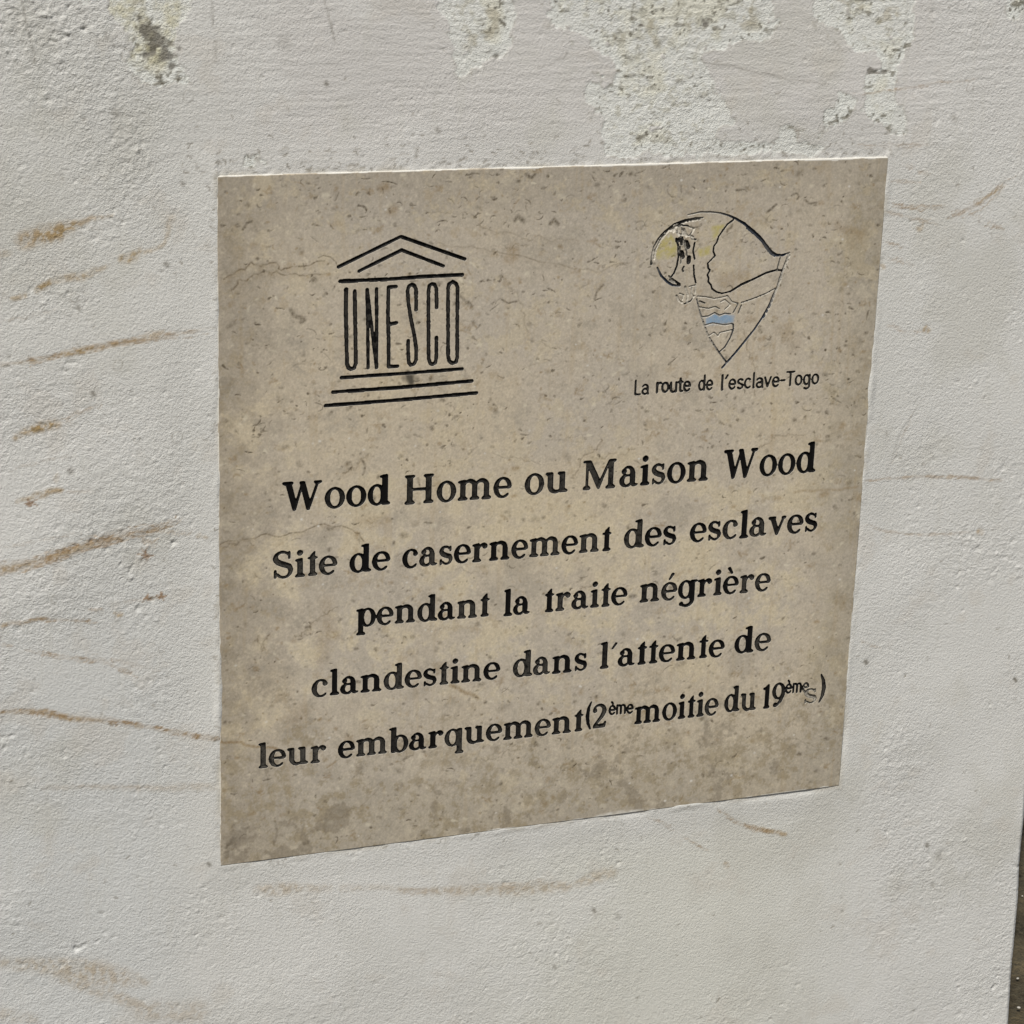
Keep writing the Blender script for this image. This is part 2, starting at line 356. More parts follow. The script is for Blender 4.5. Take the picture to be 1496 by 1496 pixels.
# ---------------------------------------------------------------- ground
rng = np.random.default_rng(5)
GZ = -0.9
def build_ground():
    fx = np.r_[-60, -20, -6, np.arange(-2.2, 2.6, 0.05), 6, 20, 60]; fy = np.r_[-60, -20, -6, np.arange(-2.2, 2.6, 0.05), 6, 20, 60]
    X, Y = np.meshgrid(fx, fy); Z = GZ + 0.006 * fbm(X.shape, 5, 3) * (np.abs(X) < 2.7) * (np.abs(Y) < 2.7)
    ny, nx = X.shape; i = np.arange(ny * nx).reshape(ny, nx)
    q = np.stack([i[:-1, :-1], i[:-1, 1:], i[1:, 1:], i[1:, :-1]], -1).reshape(-1, 4)
    o = new_mesh('ground', np.stack([X, Y, Z], -1).reshape(-1, 3), q.ravel(), np.full(len(q), 4), M_DIRT); tag(o, 'dark damp dirt ground beyond the wall\'s right edge', 'ground', kind='structure')
build_ground()

# ---------------------------------------------------------------- the wall: plaster sheet with its own relief, peeled paint and stains
WST = 0.0012
WX0, WZ0 = -0.575, -0.70; NWX, NWZ = int((0.512 - WX0) / WST) + 1, int((0.53 - WZ0) / WST) + 1
WS = Sheet(WX0, WZ0, WST, NWX, NWZ)
def peel_mask():
    polys = [
     [(165, -40), (160, 15), (178, 40), (198, 70), (190, 95), (208, 118), (225, 128), (240, 124), (283, 124), (262, 95), (256, 60), (260, 30), (278, 12), (262, -40)],
     [(118, -20), (118, 8), (130, 8), (130, -20)],
     [(632, -40), (640, 14), (654, 30), (658, 80), (678, 112), (702, 98), (722, 80), (734, 92), (752, 62), (748, -40)],
     [(800, -40), (806, 42), (835, 36), (862, 60), (858, 72), (905, 92), (905, 122), (858, 122), (855, 145), (885, 170), (882, 228), (1000, 226), (1052, 220), (1046, 190), (1085, 178), (1060, 150), (1035, 104), (1020, 78), (1060, 76), (1062, 62), (1126, 60), (1126, -40)],
     [(1186, 18), (1232, 52), (1250, 75), (1282, 72), (1292, 96), (1266, 106), (1262, 150), (1266, 172), (1292, 176), (1292, 192), (1327, 200), (1325, 165), (1310, 150), (1306, 110), (1334, 60), (1340, -40), (1200, -40)],
     [(1222, 130), (1252, 145), (1236, 180), (1205, 184), (1202, 165), (1218, 158)],
     [(1478, -30), (1472, 16), (1500, 30), (1560, -30)], [(1470, 60), (1486, 70), (1474, 74)],
     [(1130, 178), (1165, 186), (1160, 222), (1132, 216)], [(1040, 205), (1210, 212), (1210, 226), (1040, 226)], [(1145, 135), (1150, 145), (1141, 145)],
     [(356, 222), (370, 224), (398, 240), (356, 246)],
    ]
    M = WS.zeros()
    for P in polys: WS.poly(M, wps(P))
    sh = M.shape
    M = blur(M, 2.2) * .8 + .2 * blur(M, 7) + (0.12 * field(sh, 11, 11) + 0.11 * field(sh, 5, 12) + .09 * field(sh, 2.6, 13)) * sstep(.02, .2, blur(M, 8))
    return sstep(0.46, 0.515, M), M
PEEL, PEELF = peel_mask()

def build_wall():
    sh = (NWZ, NWX); S = WS
    X, Z = np.meshgrid(WX0 + WST * np.arange(NWX), WZ0 + WST * np.arange(NWZ))
    # photo-plane zones, given in metres on the wall
    dpl = np.maximum(np.abs(X) - PW / 2, np.abs(Z) - PH / 2)                    # distance outside the plaque
    top = sstep(0.26, 0.36, Z); left = sstep(-0.30, -0.38, X); right = sstep(0.31, 0.36, X); low = sstep(-0.30, -0.36, Z)
    mott = fbm(sh, 90, 21, 5); mot2 = fbm(sh, 28, 22, 4)
    # ------ colour of the paint itself
    A = np.empty(sh + (3,)); A[:] = lin((192, 191, 186)) / K
    mixc(A, lin((190, 187, 183)) / K, top * sstep(-0.36, -0.2, X) * 0.8)        # pinkish coat above the plaque
    mixc(A, lin((188, 189, 187)) / K, left * sstep(0.1, -0.2, Z) * 0.7)
    mixc(A, lin((194, 193, 183)) / K, low * sstep(-0.1, 0.05, X) * sstep(0.35, 0.2, X) * 0.6)
    mixc(A, lin((197, 196, 192)) / K, right * 0.6)
    mixc(A, lin((179, 177, 168)) / K, sstep(0.5, 2.0, mott) * 0.45); mixc(A, lin((201, 200, 196)) / K, sstep(0.3, 1.8, -mott) * 0.5)
    mixc(A, lin((182, 176, 166)) / K, sstep(0.9, 2.2, mot2) * 0.3)
    drips = fbm(sh[::-1], 6, 23, 3, ax=9.0).T; mixc(A, lin((179, 177, 168)) / K, sstep(1.2, 2.6, drips) * 0.18)
    # ------ peeled patches: older chalky coat, yellowish bloom, dark mould specks, bare cement
    n1 = fbm(sh, 22, 31, 4); n2 = fbm(sh, 5, 32, 3); n3 = fbm(sh, 3, 33, 2, ax=2.5)
    mixc(A, lin((206, 207, 201)) / K, PEEL * (.72 + .28 * sstep(-1, 1, n1)))
    deep = blur(PEEL, 6); inn = PEEL * sstep(0.75, 1.0, deep)
    mixc(A, lin((200, 197, 181)) / K, inn * sstep(-0.3, 1.2, n1) * 0.7)
    mixc(A, lin((168, 165, 150)) / K, inn * sstep(0.4, 1.6, n2) * 0.6)
    mixc(A, lin((122, 118, 106)) / K, PEEL * sstep(1.1, 1.7, n3) * sstep(-1.2, .8, n1) * 0.85)
    mixc(A, lin((158, 151, 131)) / K, inn * sstep(0.9, 1.7, fbm(sh, 14, 35, 3)) * 0.6 * sstep(0.36, 0.42, Z))
    yel = S.zeros(); 
    for P in ([(175, 12), (185, 30)], [(205, 70), (225, 80), (228, 60)], [(250, 20), (245, 60)]): S.line(yel, wps(P), .011, .8, 1)
    mixc(A, lin((180, 174, 142)) / K, yel * (0.45 + 0.3 * np.clip(n2, -1, 1)) * PEEL)
    cem = S.zeros(); S.line(cem, wps([(208, 34), (222, 50), (232, 66), (243, 82), (250, 92)]), [.006, .008, .009, .009, .005], 1.0, 0.9)
    S.line(cem, wps([(150, 52), (160, 56), (172, 60)]), .006, .45, 0.9); S.line(cem, wps([(940, 50), (950, 62), (962, 66)]), .005, .6, 0.9); S.line(cem, wps([(1020, 20), (1030, 35)]), .004, .6, .9)
    S.line(cem, wps([(1272, 104), (1290, 106)]), .0028, .9, .8); S.line(cem, wps([(1022, 145), (1036, 150)]), .0028, .7, .8); S.line(cem, wps([(716, 76), (728, 82)]), .0028, .7, .8); S.line(cem, wps([(815, 2), (825, 4)]), .004, .8, .8)
    cem = sstep(0.4, 0.75, cem * .8 + 0.24 * field(sh, 4, 36) * (cem > 0.02) + .1 * n3 * (cem > .02)); mixc(A, lin((108, 104, 96)) / K, cem * 0.85)
    pits2 = PEEL * sstep(2.0, 2.4, field(sh, 2.2, 38) + .5 * n1); mixc(A, lin((100, 96, 84)) / K, pits2 * .8)
    # a grubby line where each flake ends
    lip = np.clip(PEELF, 0, 1); edge = np.exp(-((lip - 0.45) / 0.09) ** 2) * (lip > 0.05); mixc(A, lin((150, 146, 136)) / K, edge * sstep(-0.6, 0.8, n2) * 0.55)
    # ------ rusty brown traces left by climbing roots
    rub = fbm(sh, 3.2, 41, 3); fib = fbm(sh, 2.6, 42, 2, ax=3.0)
    SM = S.zeros(); FI = S.zeros(); ST = S.zeros(); PK = S.zeros(); DOT = S.zeros()
    def smear(P, w, a): S.line(SM, wiggle(wps(P), rng, .0006, 14), np.interp(np.linspace(0, 1, 14), np.linspace(0, 1, len(w)), w) * mpp(*P[0]), np.interp(np.linspace(0, 1, 14), np.linspace(0, 1, len(a)), a), .75)
    def fibres(P, spread, n, a, w=.72):
        B = wps(P); s = mpp(*P[0])
        for k in range(n):
            off = rng.normal(0, spread * s / 2, 2); L = rng.uniform(.0, .25), rng.uniform(.75, 1.0)
            Q = wiggle(B, rng, .0007, 40)[int(L[0] * 40):int(L[1] * 40)] + off
            if len(Q) > 2: S.line(FI, Q, rng.uniform(.6, 1.3) * w * s, a * rng.uniform(.5, 1.0) * rng.uniform(.5, 1, len(Q)), .8)
    smear([(38, 350), (62, 344), (88, 336), (110, 328)], [12, 13, 11, 7], [.75, .9, .95, .8]); smear([(104, 333), (130, 320), (165, 313)], [6, 4, 2], [.7, .6, .35]); smear([(0, 372), (14, 368)], [5, 4], [.4, .3])
    smear([(20, 437), (36, 432)], [3, 4], [.6, .5]); smear([(55, 423), (68, 416), (78, 411)], [4, 5, 4], [.8, .8, .6]); smear([(82, 410), (120, 402), (160, 388)], [5, 6, 3], [.5, .6, .3]); smear([(180, 380), (195, 376), (206, 368)], [6, 7, 4], [.7, .7, .4]); smear([(205, 370), (240, 358), (247, 320)], [3, 3, 6], [.4, .35, .3])
    fibres([(0, 533), (55, 527), (105, 515), (165, 503), (240, 491), (330, 480)], 5, 9, .75); smear([(0, 534), (52, 527), (110, 513), (165, 503), (245, 491)], [2, 3, 4.5, 4, 2], [.25, .5, .85, .6, .25]); smear([(208, 492), (228, 488), (236, 484)], [3, 5, 3], [.6, .6, .4])
    smear([(20, 640), (40, 630), (62, 624), (80, 619)], [4, 6, 7, 6], [.6, .7, .9, .8]); fibres([(75, 625), (110, 605), (150, 588)], 4, 4, .5)
    smear([(26, 731), (60, 724), (88, 716)], [3, 5, 4], [.4, .6, .8]); fibres([(95, 720), (145, 722)], 4, 3, .35); smear([(82, 702), (84, 696)], [3, 2], [.6, .4])
    fibres([(-20, 836), (50, 823), (100, 805), (150, 790), (200, 777), (240, 773)], 8, 22, .95); smear([(-20, 836), (50, 824), (100, 806), (150, 791), (190, 780)], [5, 5.5, 5, 4, 2], [.75, .75, .65, .5, .25])
    fibres([(130, 796), (180, 783), (220, 776), (250, 772)], 5, 12, .9); fibres([(195, 780), (235, 772), (268, 756)], 5, 12, .9); fibres([(220, 772), (260, 778), (285, 778)], 5, 5, .6); fibres([(200, 786), (225, 796), (232, 785)], 5, 5, .6)
    fibres([(175, 880), (210, 876), (240, 872)], 2, 3, .8); smear([(288, 782), (300, 784)], [2, 2], [.5, .4])
    fibres([(0, 912), (60, 904), (100, 905), (145, 909)], 3.5, 8, .9); smear([(0, 913), (40, 907), (65, 902)], [3, 3, 2], [.6, .6, .4])
    fibres([(0, 943), (20, 945)], 2, 4, .8); fibres([(35, 949), (100, 960), (150, 966), (205, 988)], 3, 7, .8); fibres([(130, 890), (152, 892)], 3, 4, .7); smear([(168, 897), (178, 898)], [2.5, 2], [.7, .7])
    fibres([(-10, 1041), (40, 1040), (70, 1042), (115, 1050), (155, 1053), (205, 1060), (240, 1066), (290, 1077), (330, 1081)], 5, 20, 1.0); fibres([(215, 1062), (250, 1068), (290, 1076), (325, 1081)], 3, 10, 1.0); fibres([(100, 1047), (160, 1055), (220, 1062)], 3, 8, .9)
    smear([(0, 1042), (60, 1040), (110, 1050), (150, 1053)], [3, 4, 4, 2], [.5, .7, .7, .4]); smear([(200, 1058), (206, 1062)], [4, 3], [.8, .6]); smear([(66, 1038), (70, 1046)], [4, 4], [.7, .6])
    smear([(60, 1150), (160, 1152), (325, 1150)], [4, 5, 6], [.12, .2, .22]); fibres([(60, 1152), (320, 1150)], 5, 6, .3)
    smear([(-10, 1405), (50, 1412), (90, 1412)], [9, 10, 12], [.3, .35, .4]); smear([(85, 1416), (120, 1420), (160, 1425), (215, 1436)], [12, 17, 14, 6], [.4, .5, .45, .3]); smear([(95, 1432), (170, 1455), (220, 1475)], [7, 9, 7], [.4, .35, .4]); smear([(215, 1478), (285, 1480)], [14, 16], [.35, .3]); smear([(-10, 1478), (50, 1490)], [10, 8], [.25, .2])
    smear([(380, 1298), (400, 1300), (440, 1296), (480, 1298)], [8, 9, 5, 6], [.35, .45, .25, .3]); smear([(500, 1298), (560, 1296), (600, 1304), (700, 1301), (760, 1300), (830, 1296)], [5, 4, 6, 7, 8, 7], [.25, .15, .4, .45, .45, .4]); smear([(840, 1292), (870, 1282), (893, 1275)], [5, 8, 8], [.4, .4, .35])
    fibres([(700, 1296), (760, 1294), (828, 1288)], 5, 8, .5); fibres([(570, 1302), (640, 1303)], 6, 6, .5)
    fibres([(1062, 1192), (1085, 1205), (1110, 1213), (1147, 1218)], 4, 9, .9); smear([(1090, 1207), (1120, 1214), (1147, 1218)], [2, 3, 3], [.4, .6, .7]); fibres([(995, 1222), (1040, 1246)], 2, 3, .8); fibres([(945, 1192), (990, 1214)], 2, 3, .6); smear([(1060, 1262), (1064, 1266)], [3, 2], [.5, .4]); fibres([(1045, 1182), (1070, 1195)], 2, 3, .6)
    fibres([(1230, 143), (1330, 128), (1385, 120), (1435, 116)], 2, 5, .75); fibres([(1240, 212), (1300, 211), (1372, 210)], 3, 4, .65); fibres([(1322, 240), (1335, 245)], 2, 3, .7); fibres([(1342, 249), (1358, 255)], 2, 3, .7)
    fibres([(1298, 301), (1340, 303), (1385, 303)], 3, 6, .75); fibres([(1385, 318), (1412, 305), (1440, 292)], 6, 8, .7); smear([(1446, 288), (1474, 272)], [2.5, 2.5], [.6, .6]); smear([(1428, 297), (1440, 291)], [4, 3], [.5, .4]); fibres([(1420, 312), (1442, 316)], 3, 3, .6); fibres([(1440, 325), (1462, 331), (1488, 333)], 3, 4, .7)
    fibres([(1292, 352), (1320, 361)], 2, 4, .7); fibres([(1290, 378), (1315, 380), (1338, 388)], 2, 3, .6); smear([(1340, 335), (1348, 328)], [3, 2], [.5, .4]); smear([(1288, 388), (1292, 392)], [3, 2], [.5, .4])
    fibres([(1270, 702), (1340, 697), (1420, 697), (1500, 704)], 1.5, 6, .7); smear([(1386, 697), (1392, 697)], [2.5, 2.5], [.6, .5]); fibres([(1265, 768), (1290, 775), (1340, 782), (1390, 780), (1440, 777)], 1.5, 6, .65); smear([(1436, 776), (1442, 778)], [3.5, 3.5], [.7, .7])
    smear([(1352, 480), (1354, 482)], [4, 4], [.7, .6]); fibres([(1290, 470), (1330, 485), (1360, 480)], 5, 4, .45)
    fibres([(1265, 702), (1330, 697), (1410, 697), (1500, 704)], 1.5, 6, .6); fibres([(1290, 310), (1330, 318), (1372, 330)], 3, 4, .5); fibres([(1300, 262), (1345, 268)], 2, 3, .45); fibres([(1395, 320), (1440, 300), (1480, 268), (1500, 258)], 4, 5, .6); fibres([(1255, 935), (1290, 950)], 2, 3, .45); fibres([(1340, 590), (1318, 640), (1298, 690)], 2, 3, .3)
    fibres([(0, 470), (40, 462), (90, 452)], 3, 4, .3); fibres([(0, 690), (50, 676), (110, 664)], 3, 4, .35); fibres([(0, 800), (60, 790), (120, 778)], 3, 4, .3); fibres([(120, 958), (180, 968), (240, 985)], 3, 4, .4)
    for (u, v), r_ in (((45, 735), 9), ((214, 811), 12), ((214, 873), 6), ((236, 871), 7)):      # little dried rootlet stars
        for k in range(11):
            a = rng.uniform(0, 6.28); L = r_ * rng.uniform(.5, 1.25); S.line(ST, wps([(u, v), (u + L * .5 * math.cos(a) + rng.normal(0, 1), v + L * .5 * math.sin(a)), (u + L * math.cos(a), v + L * math.sin(a))]), [.0009, .0006, .0003], .9, .7)
    brk = sstep(-0.5, 0.5, rub)
    hue = sstep(-1, 1, fbm(sh, 40, 44, 2))[..., None]
    def brown(m, c1, c2, k): 
        c = lin(c1) * (1 - hue) + lin(c2) * hue; A[:] = A + (c / K - A) * (np.clip(m, 0, 1) * k)[..., None]
    brown(SM * 1.1 * (.4 + .65 * brk), (148, 126, 88), (154, 135, 106), 1.0)
    brown(FI * 1.15 * (.35 + .7 * sstep(-.5, .5, fib)), (134, 108, 72), (142, 120, 91), 1.0); brown(ST, (124, 92, 58), (132, 102, 68), .9)
    # ------ fine vertical cracks, pits and fly specks
    for P, a in (([(30, -10), (36, 30), (44, 60), (49, 90)], .55), ([(311, -10), (310, 40)], .5), ([(316, 60), (315, 92)], .4), ([(474, -10), (480, 30), (490, 64)], .55), ([(1342, 588), (1322, 620), (1302, 668), (1296, 690)], .25), ([(1326, -10), (1326, 36)], .4), ([(926, 0), (925, 50)], .5), ([(933, 60), (936, 110), (932, 135)], .45), ([(1000, 84), (1080, 98), (1160, 116), (1205, 122)], .4), ([(790, 100), (830, 78)], .4)):
        S.line(DOT, wiggle(wps(P), rng, .0008, 18), .0008, a * rng.uniform(.3, 1, 18), .8)
    pits = []
    for k in range(900):
        x = rng.uniform(WX0, 0.51); z = rng.uniform(WZ0, .52)
        dens = 1.0 if x < -.3 and z > -.15 else (.5 if z > .3 else .35)
        if rng.random() > dens: continue
        r_ = rng.uniform(.0006, .0014); 
        S.line(PK, [(x, z), (x + rng.normal(0, .0012), z + rng.normal(0, .0008))], r_, rng.uniform(.3, 1), .8)
        if rng.random() < .35: S.line(DOT, [(x, z), (x + .0006, z)], r_ * .8, rng.uniform(.2, .6), .9)
    for (u, v), r_, a in (((1265, 967), 3.2, .8), ((1355, 1235), 3, .7), ((868, 1330), 2.6, .7), ((903, 1338), 4, .3), ((1490, 992), 2.5, .9), ((810, 1412), 2.5, .5), ((136, 575), 2.5, .7), ((103, 688), 4, .5), ((305, 1262), 2.5, .7), ((267, 268), 2.5, .6), ((243, 386), 3, .6), ((477, 122), 2.5, .7), ((115, 450), 2.5, .6), ((168, 165), 5, .35), ((415, 62), 8, .22), ((1394, 172), 4, .35), ((640, 190), 3, .5), ((1372, 1250), 6, .3), ((1362, 1292), 3, .35)):
        S.line(DOT, wps([(u - 1, v - 1), (u + 1, v + 1.5)]), r_ * .62e-3, a, .9)
    TK = S.zeros(); BU = S.zeros()
    for k in range(620):                                                         # short dark ticks, thickest where the paint has begun to lift
        if k < 260: x = rng.uniform(-.33, .32); z = PH / 2 + abs(rng.normal(0, .012)) + .002
        elif k < 300: x = -PW / 2 - abs(rng.normal(0, .004)) - .001; z = rng.uniform(-.3, .3)
        elif k < 330: x = rng.uniform(-.3, .3); z = -PH / 2 - abs(rng.normal(0, .006)) - .001
        else: x = rng.uniform(WX0 + .06, .5); z = rng.uniform(WZ0 + .05, .52)
        a0, L = rng.normal(0, .5), rng.uniform(.001, .0045); c = rng.normal(0, .35)
        P = np.array([(x, z), (x + L * .5 * math.cos(a0), z + L * .5 * math.sin(a0)), (x + L * math.cos(a0 + c), z + L * math.sin(a0 + c))])
        S.line(TK, P, rng.uniform(.0004, .0008), rng.uniform(.25, .9), .8); S.line(BU, P + (.0002, -.0010), .0009, rng.uniform(.2, .7), 1)
    for k in range(26):                                                          # burst paint bubbles
        x, z = (rng.uniform(-.5, -.3), rng.uniform(-.1, .45)) if k % 3 else (rng.uniform(-.3, .5), rng.uniform(.31, .5)); r_ = rng.uniform(.0025, .006)
        q = wiggle([(x + r_ * .8 * math.cos(a), z + r_ * math.sin(a)) for a in np.linspace(rng.uniform(0, 2), 6.6, 16)], rng, .0004, 16); S.line(TK, q, .0005, rng.uniform(.1, .6, 16), .8); S.line(BU, [(x, z), (x + .0004, z)], r_ * .8, .5, .8)
    mixc(A, lin((112, 105, 92)) / K, np.clip(TK, 0, 1) * .9)
    mixc(A, lin((98, 92, 80)) / K, np.clip(DOT, 0, 1))
    # faint halo of grime next to the stone's edges
    mixc(A, lin((170, 164, 150)) / K, sstep(.006, .0, dpl) * sstep(-.2, 1.2, n1) * .45)
    # ------ relief, metres towards the viewer
    amp = .45 + .75 * left * sstep(-.35, .0, Z) + .35 * left + .45 * right + .25 * low; amp *= np.clip(.75 + .35 * field(sh, 60, 50), .25, 1.5); amp *= sstep(-.004, .03, dpl) * .6 + .4
    pitty = .35 + 1.3 * sstep(-.6, 1.3, fbm(sh, 40, 77, 3)); peelk = field(sh, 5.0, 51); cells = fbm(sh, 7, 52, 2)
    D = 0.00040 * field(sh, 75, 53) * sstep(0, .05, dpl) + amp * (0.00004 * cells + 0.00004 * np.maximum(peelk, 0) ** 1.5 + .00005 * field(sh, 2.2, 57) + pitty * (-.00030 * np.maximum(field(sh, 2.9, 59) - 1.25, 0) + .00022 * np.maximum(field(sh, 2.3, 60) - 1.3, 0)))
    brush = fbm(sh, 2.4, 54, 2, ax=10.0); D += 0.00006 * brush * top * sstep(-.42, -.25, X)
    rough = sstep(.3, 1.3, fbm(sh, 45, 55, 3)); D += rough * amp * .00007 * field(sh, 3.2, 56)
    D -= .00036 * PEEL - PEEL * (.00005 * n2 + .00006 * n3); D += .00006 * edge * (1 - PEEL)
    D += .00028 * BU - .0003 * TK; D -= .0008 * blur(PK, .6) + .0004 * cem; D += 0.00013 * SM * rub
    D += sstep(.030, .002, dpl) * np.where((Z > PH / 2 - .001) & (np.abs(X) < PW / 2), .0001, .0009) * .8 + sstep(.006, .002, dpl) * .00022 * field(sh, 4, 58)     # plaster worked up to the stone
    lipz = PROUD - .00022 + .00034 * field(sh, 34, 81) + .00016 * field(sh, 9, 82) - .42 * np.maximum(-dpl, 0)      # plaster worked over the stone's rim here and there
    topk = (Z > PH / 2 - .004) & (np.abs(X) < PW / 2 - .002)
    D = np.where(topk, np.where(dpl < .006, np.minimum(D, PROUD * .7), D), D + (lipz - D) * sstep(.007, .001, dpl))
    grain = np.clip(.35 + .3 * amp + .25 * PEEL, 0, 1)
    # fade everything to plain paint at the sheet's rim, then continue it with wide cells
    fade = sstep(0, .05, X - WX0) * sstep(0, .04, Z - WZ0) * sstep(0, .02, WZ0 + WST * (NWZ - 1) - Z); D *= fade
    A = A * fade[..., None] + (lin((192, 191, 186)) / K) * (1 - fade[..., None]) 
    xs = np.r_[-1.8, -1.4, -1.0, -.75, WX0 + WST * np.arange(NWX)]; zs = np.r_[GZ - .05, -.85, -.78, WZ0 + WST * np.arange(NWZ), .6, .8, 1.1, 1.5]
    pad = ((3, 4), (4, 0)); D = np.pad(D, pad, mode='edge'); grain = np.pad(grain, pad, mode='edge'); A = np.pad(A, pad + ((0, 0),), mode='edge')
    # right-hand arris: quarter round, then the return face
    XE, R = .5155, .006; ex = []; ey = []
    for a in (20, 40, 60, 75, 90): ex.append(XE - R + R * math.sin(math.radians(a))); ey.append(R - R * math.cos(math.radians(a)))
    ex += [XE] * 5; ey += [.02, .05, .1, .16, THICK]
    xs_all = np.r_[xs, ex]; ys_all = np.r_[np.zeros(len(xs)), ey]; ne = len(ex)
    Xg, Zg = np.meshgrid(xs_all, zs); Yg = np.broadcast_to(ys_all, Xg.shape).copy()
    Dp = np.pad(D, ((0, 0), (0, ne)), mode='edge'); Dp[:, -ne:] *= np.linspace(1, 0, ne)
    A = np.pad(A, ((0, 0), (0, ne), (0, 0)), mode='edge'); grain = np.pad(grain, ((0, 0), (0, ne)), mode='edge')
    wob = np.interp(zs, np.linspace(GZ - .1, 1.5, 60), np.random.default_rng(8).normal(0, .0009, 60))
    shift = (-.0286 * np.clip(zs + .3845, -.5, 1.0) + wob)[:, None] * sstep(.36, .512, Xg)
    Yg -= Dp; Xg = Xg + shift
    nz, nx = Xg.shape; idx = np.arange(nz * nx).reshape(nz, nx)
    hole = (np.abs(Xg) < PW / 2 - .003) & (np.abs(Zg) < PH / 2 - .003)
    inside = hole[:-1, :-1] & hole[1:, :-1] & hole[:-1, 1:] & hole[1:, 1:]
    q = np.stack([idx[:-1, :-1], idx[:-1, 1:], idx[1:, 1:], idx[1:, :-1]], -1)[~inside].reshape(-1, 4)
    V = np.stack([Xg, Yg, Zg], -1).reshape(-1, 3); base = len(V)
    # back, top and left side close the wall
    x0, x1, z0, z1 = -1.8, XE - .012, GZ - .05, 1.5
    B = np.array([(x0, 0, z0), (x1, THICK, z0), (x0, THICK, z0), (x0, 0, z1), (x1 + .0, THICK, z1), (x0, THICK, z1), (x1, 0.0, z1)])
    bq = np.array([(2, 1, 4, 5), (0, 2, 5, 3), (3, 5, 4, 6)]) + base
    V = np.vstack([V, B]); q = np.vstack([q, bq])
    alb = np.vstack([A.reshape(-1, 3), np.tile(lin((190, 187, 181)) / K, (len(B), 1))]); gr = np.r_[grain.ravel(), np.full(len(B), .5)]
    o = new_mesh('painted_wall', V, q.ravel(), np.full(len(q), 4), M_WALL, {'grain': gr}, {'albedo': alb}, loc=(-.6, 0, GZ))
    tag(o, 'rough grey-white plastered wall with peeling paint and brown root traces around the plaque', 'wall', kind='thing')
build_wall()

# ---------------------------------------------------------------- the plaque: engraving drawn as a field, then cut into the slab
NX, NZ = 1004, 1000; GS = PW / NX
FS = Sheet(-PW / 2, -PH / 2, GS / 2, NX * 2 + 1, NZ * 2 + 1)          # fine raster for the cut shapes
PS = Sheet(-PW / 2, -PH / 2, GS, NX + 1, NZ + 1)                      # mesh vertices
CUT = np.zeros((FS.nz, FS.nx), bool); IDM = np.zeros((FS.nz, FS.nx), np.uint8)
INK = np.ones((PS.nz, PS.nx)); WEAR = np.zeros_like(INK); TINT = np.zeros_like(INK)
FSER, FSAN, FCAP, FCAPB = serif_font(), sans_font(15), sans_font(19.5), sans_font(22)
def ink_extent(ops):
    lo, hi = 1e9, -1e9
    for op in ops:
        if op[0] == 'n': continue
        w = 0 if op[0] == 'p' else (op[2] if np.isscalar(op[2]) else max(op[2][:2] + op[2][-2:])) / 2
        xs = [p[0] for p in op[1]]; lo = min(lo, min(xs) - w * .8); hi = max(hi, max(xs) + w * .8)
    return lo, hi
def put_word(text, p0, p1, xh, ident, font=FSER, sp=7, wear=None, bare=()):
    a, b = wp(*p0), wp(*p1); s = np.linalg.norm(wp(*p0) - wp(p0[0], p0[1] - xh)) / 100.0
    pen = 0; pos = []
    for ch in text: pos.append(pen); pen += font[ch][0] + sp
    lo = ink_extent(font[text[0]][1])[0]; hi = pos[-1] + ink_extent(font[text[-1]][1])[1]
    kx = (b[0] - a[0]) / (hi - lo); sl = (b[1] - a[1]) / (b[0] - a[0]); sl *= .5
    for i, ch in enumerate(text):
        ops = font[ch][1]
        if not ops: continue
        e0, e1 = ink_extent(ops); gx = a[0] + (pos[i] - lo) * kx; x0, x1 = gx + (e0 - 6) * kx, gx + (e1 + 6) * kx
        jz = rng.normal(0, .00018)
        P = np.array([(x0, a[1] - 56 * s - .002), (x1, b[1] + 166 * s + .002)]); P = np.array([P.min(0), P.max(0)])
        js, is_, X, Z = FS.win(P, 0)
        m = glyph_mask(ops, (X - gx) / kx, (Z - a[1] - jz - sl * (X - a[0])) / s)
        if font is FSER: m = blur(m.astype(float), 1.5) > (.32 if text != 's' else .5)
        CUT[js, is_] |= m; near = blur(m.astype(float), 2.0) > .02; IDM[js, is_][near] = ident
        w = rng.choice([.0, .0, .06, .15]) if wear is None else wear
        j2 = slice(js.start // 2, js.stop // 2 + 1); i2 = slice(is_.start // 2, is_.stop // 2 + 1)
        WEAR[j2, i2] = np.maximum(WEAR[j2, i2], w)
        if i in bare: q = PS.win(P, 0); m2 = glyph_mask(ops, (q[2] - gx) / kx, (q[3] - a[1] - jz - sl * (q[2] - a[0])) / s); INK[q[0], q[1]] = np.where(blur(m2.astype(float), 1.2) > .02, .8, INK[q[0], q[1]])
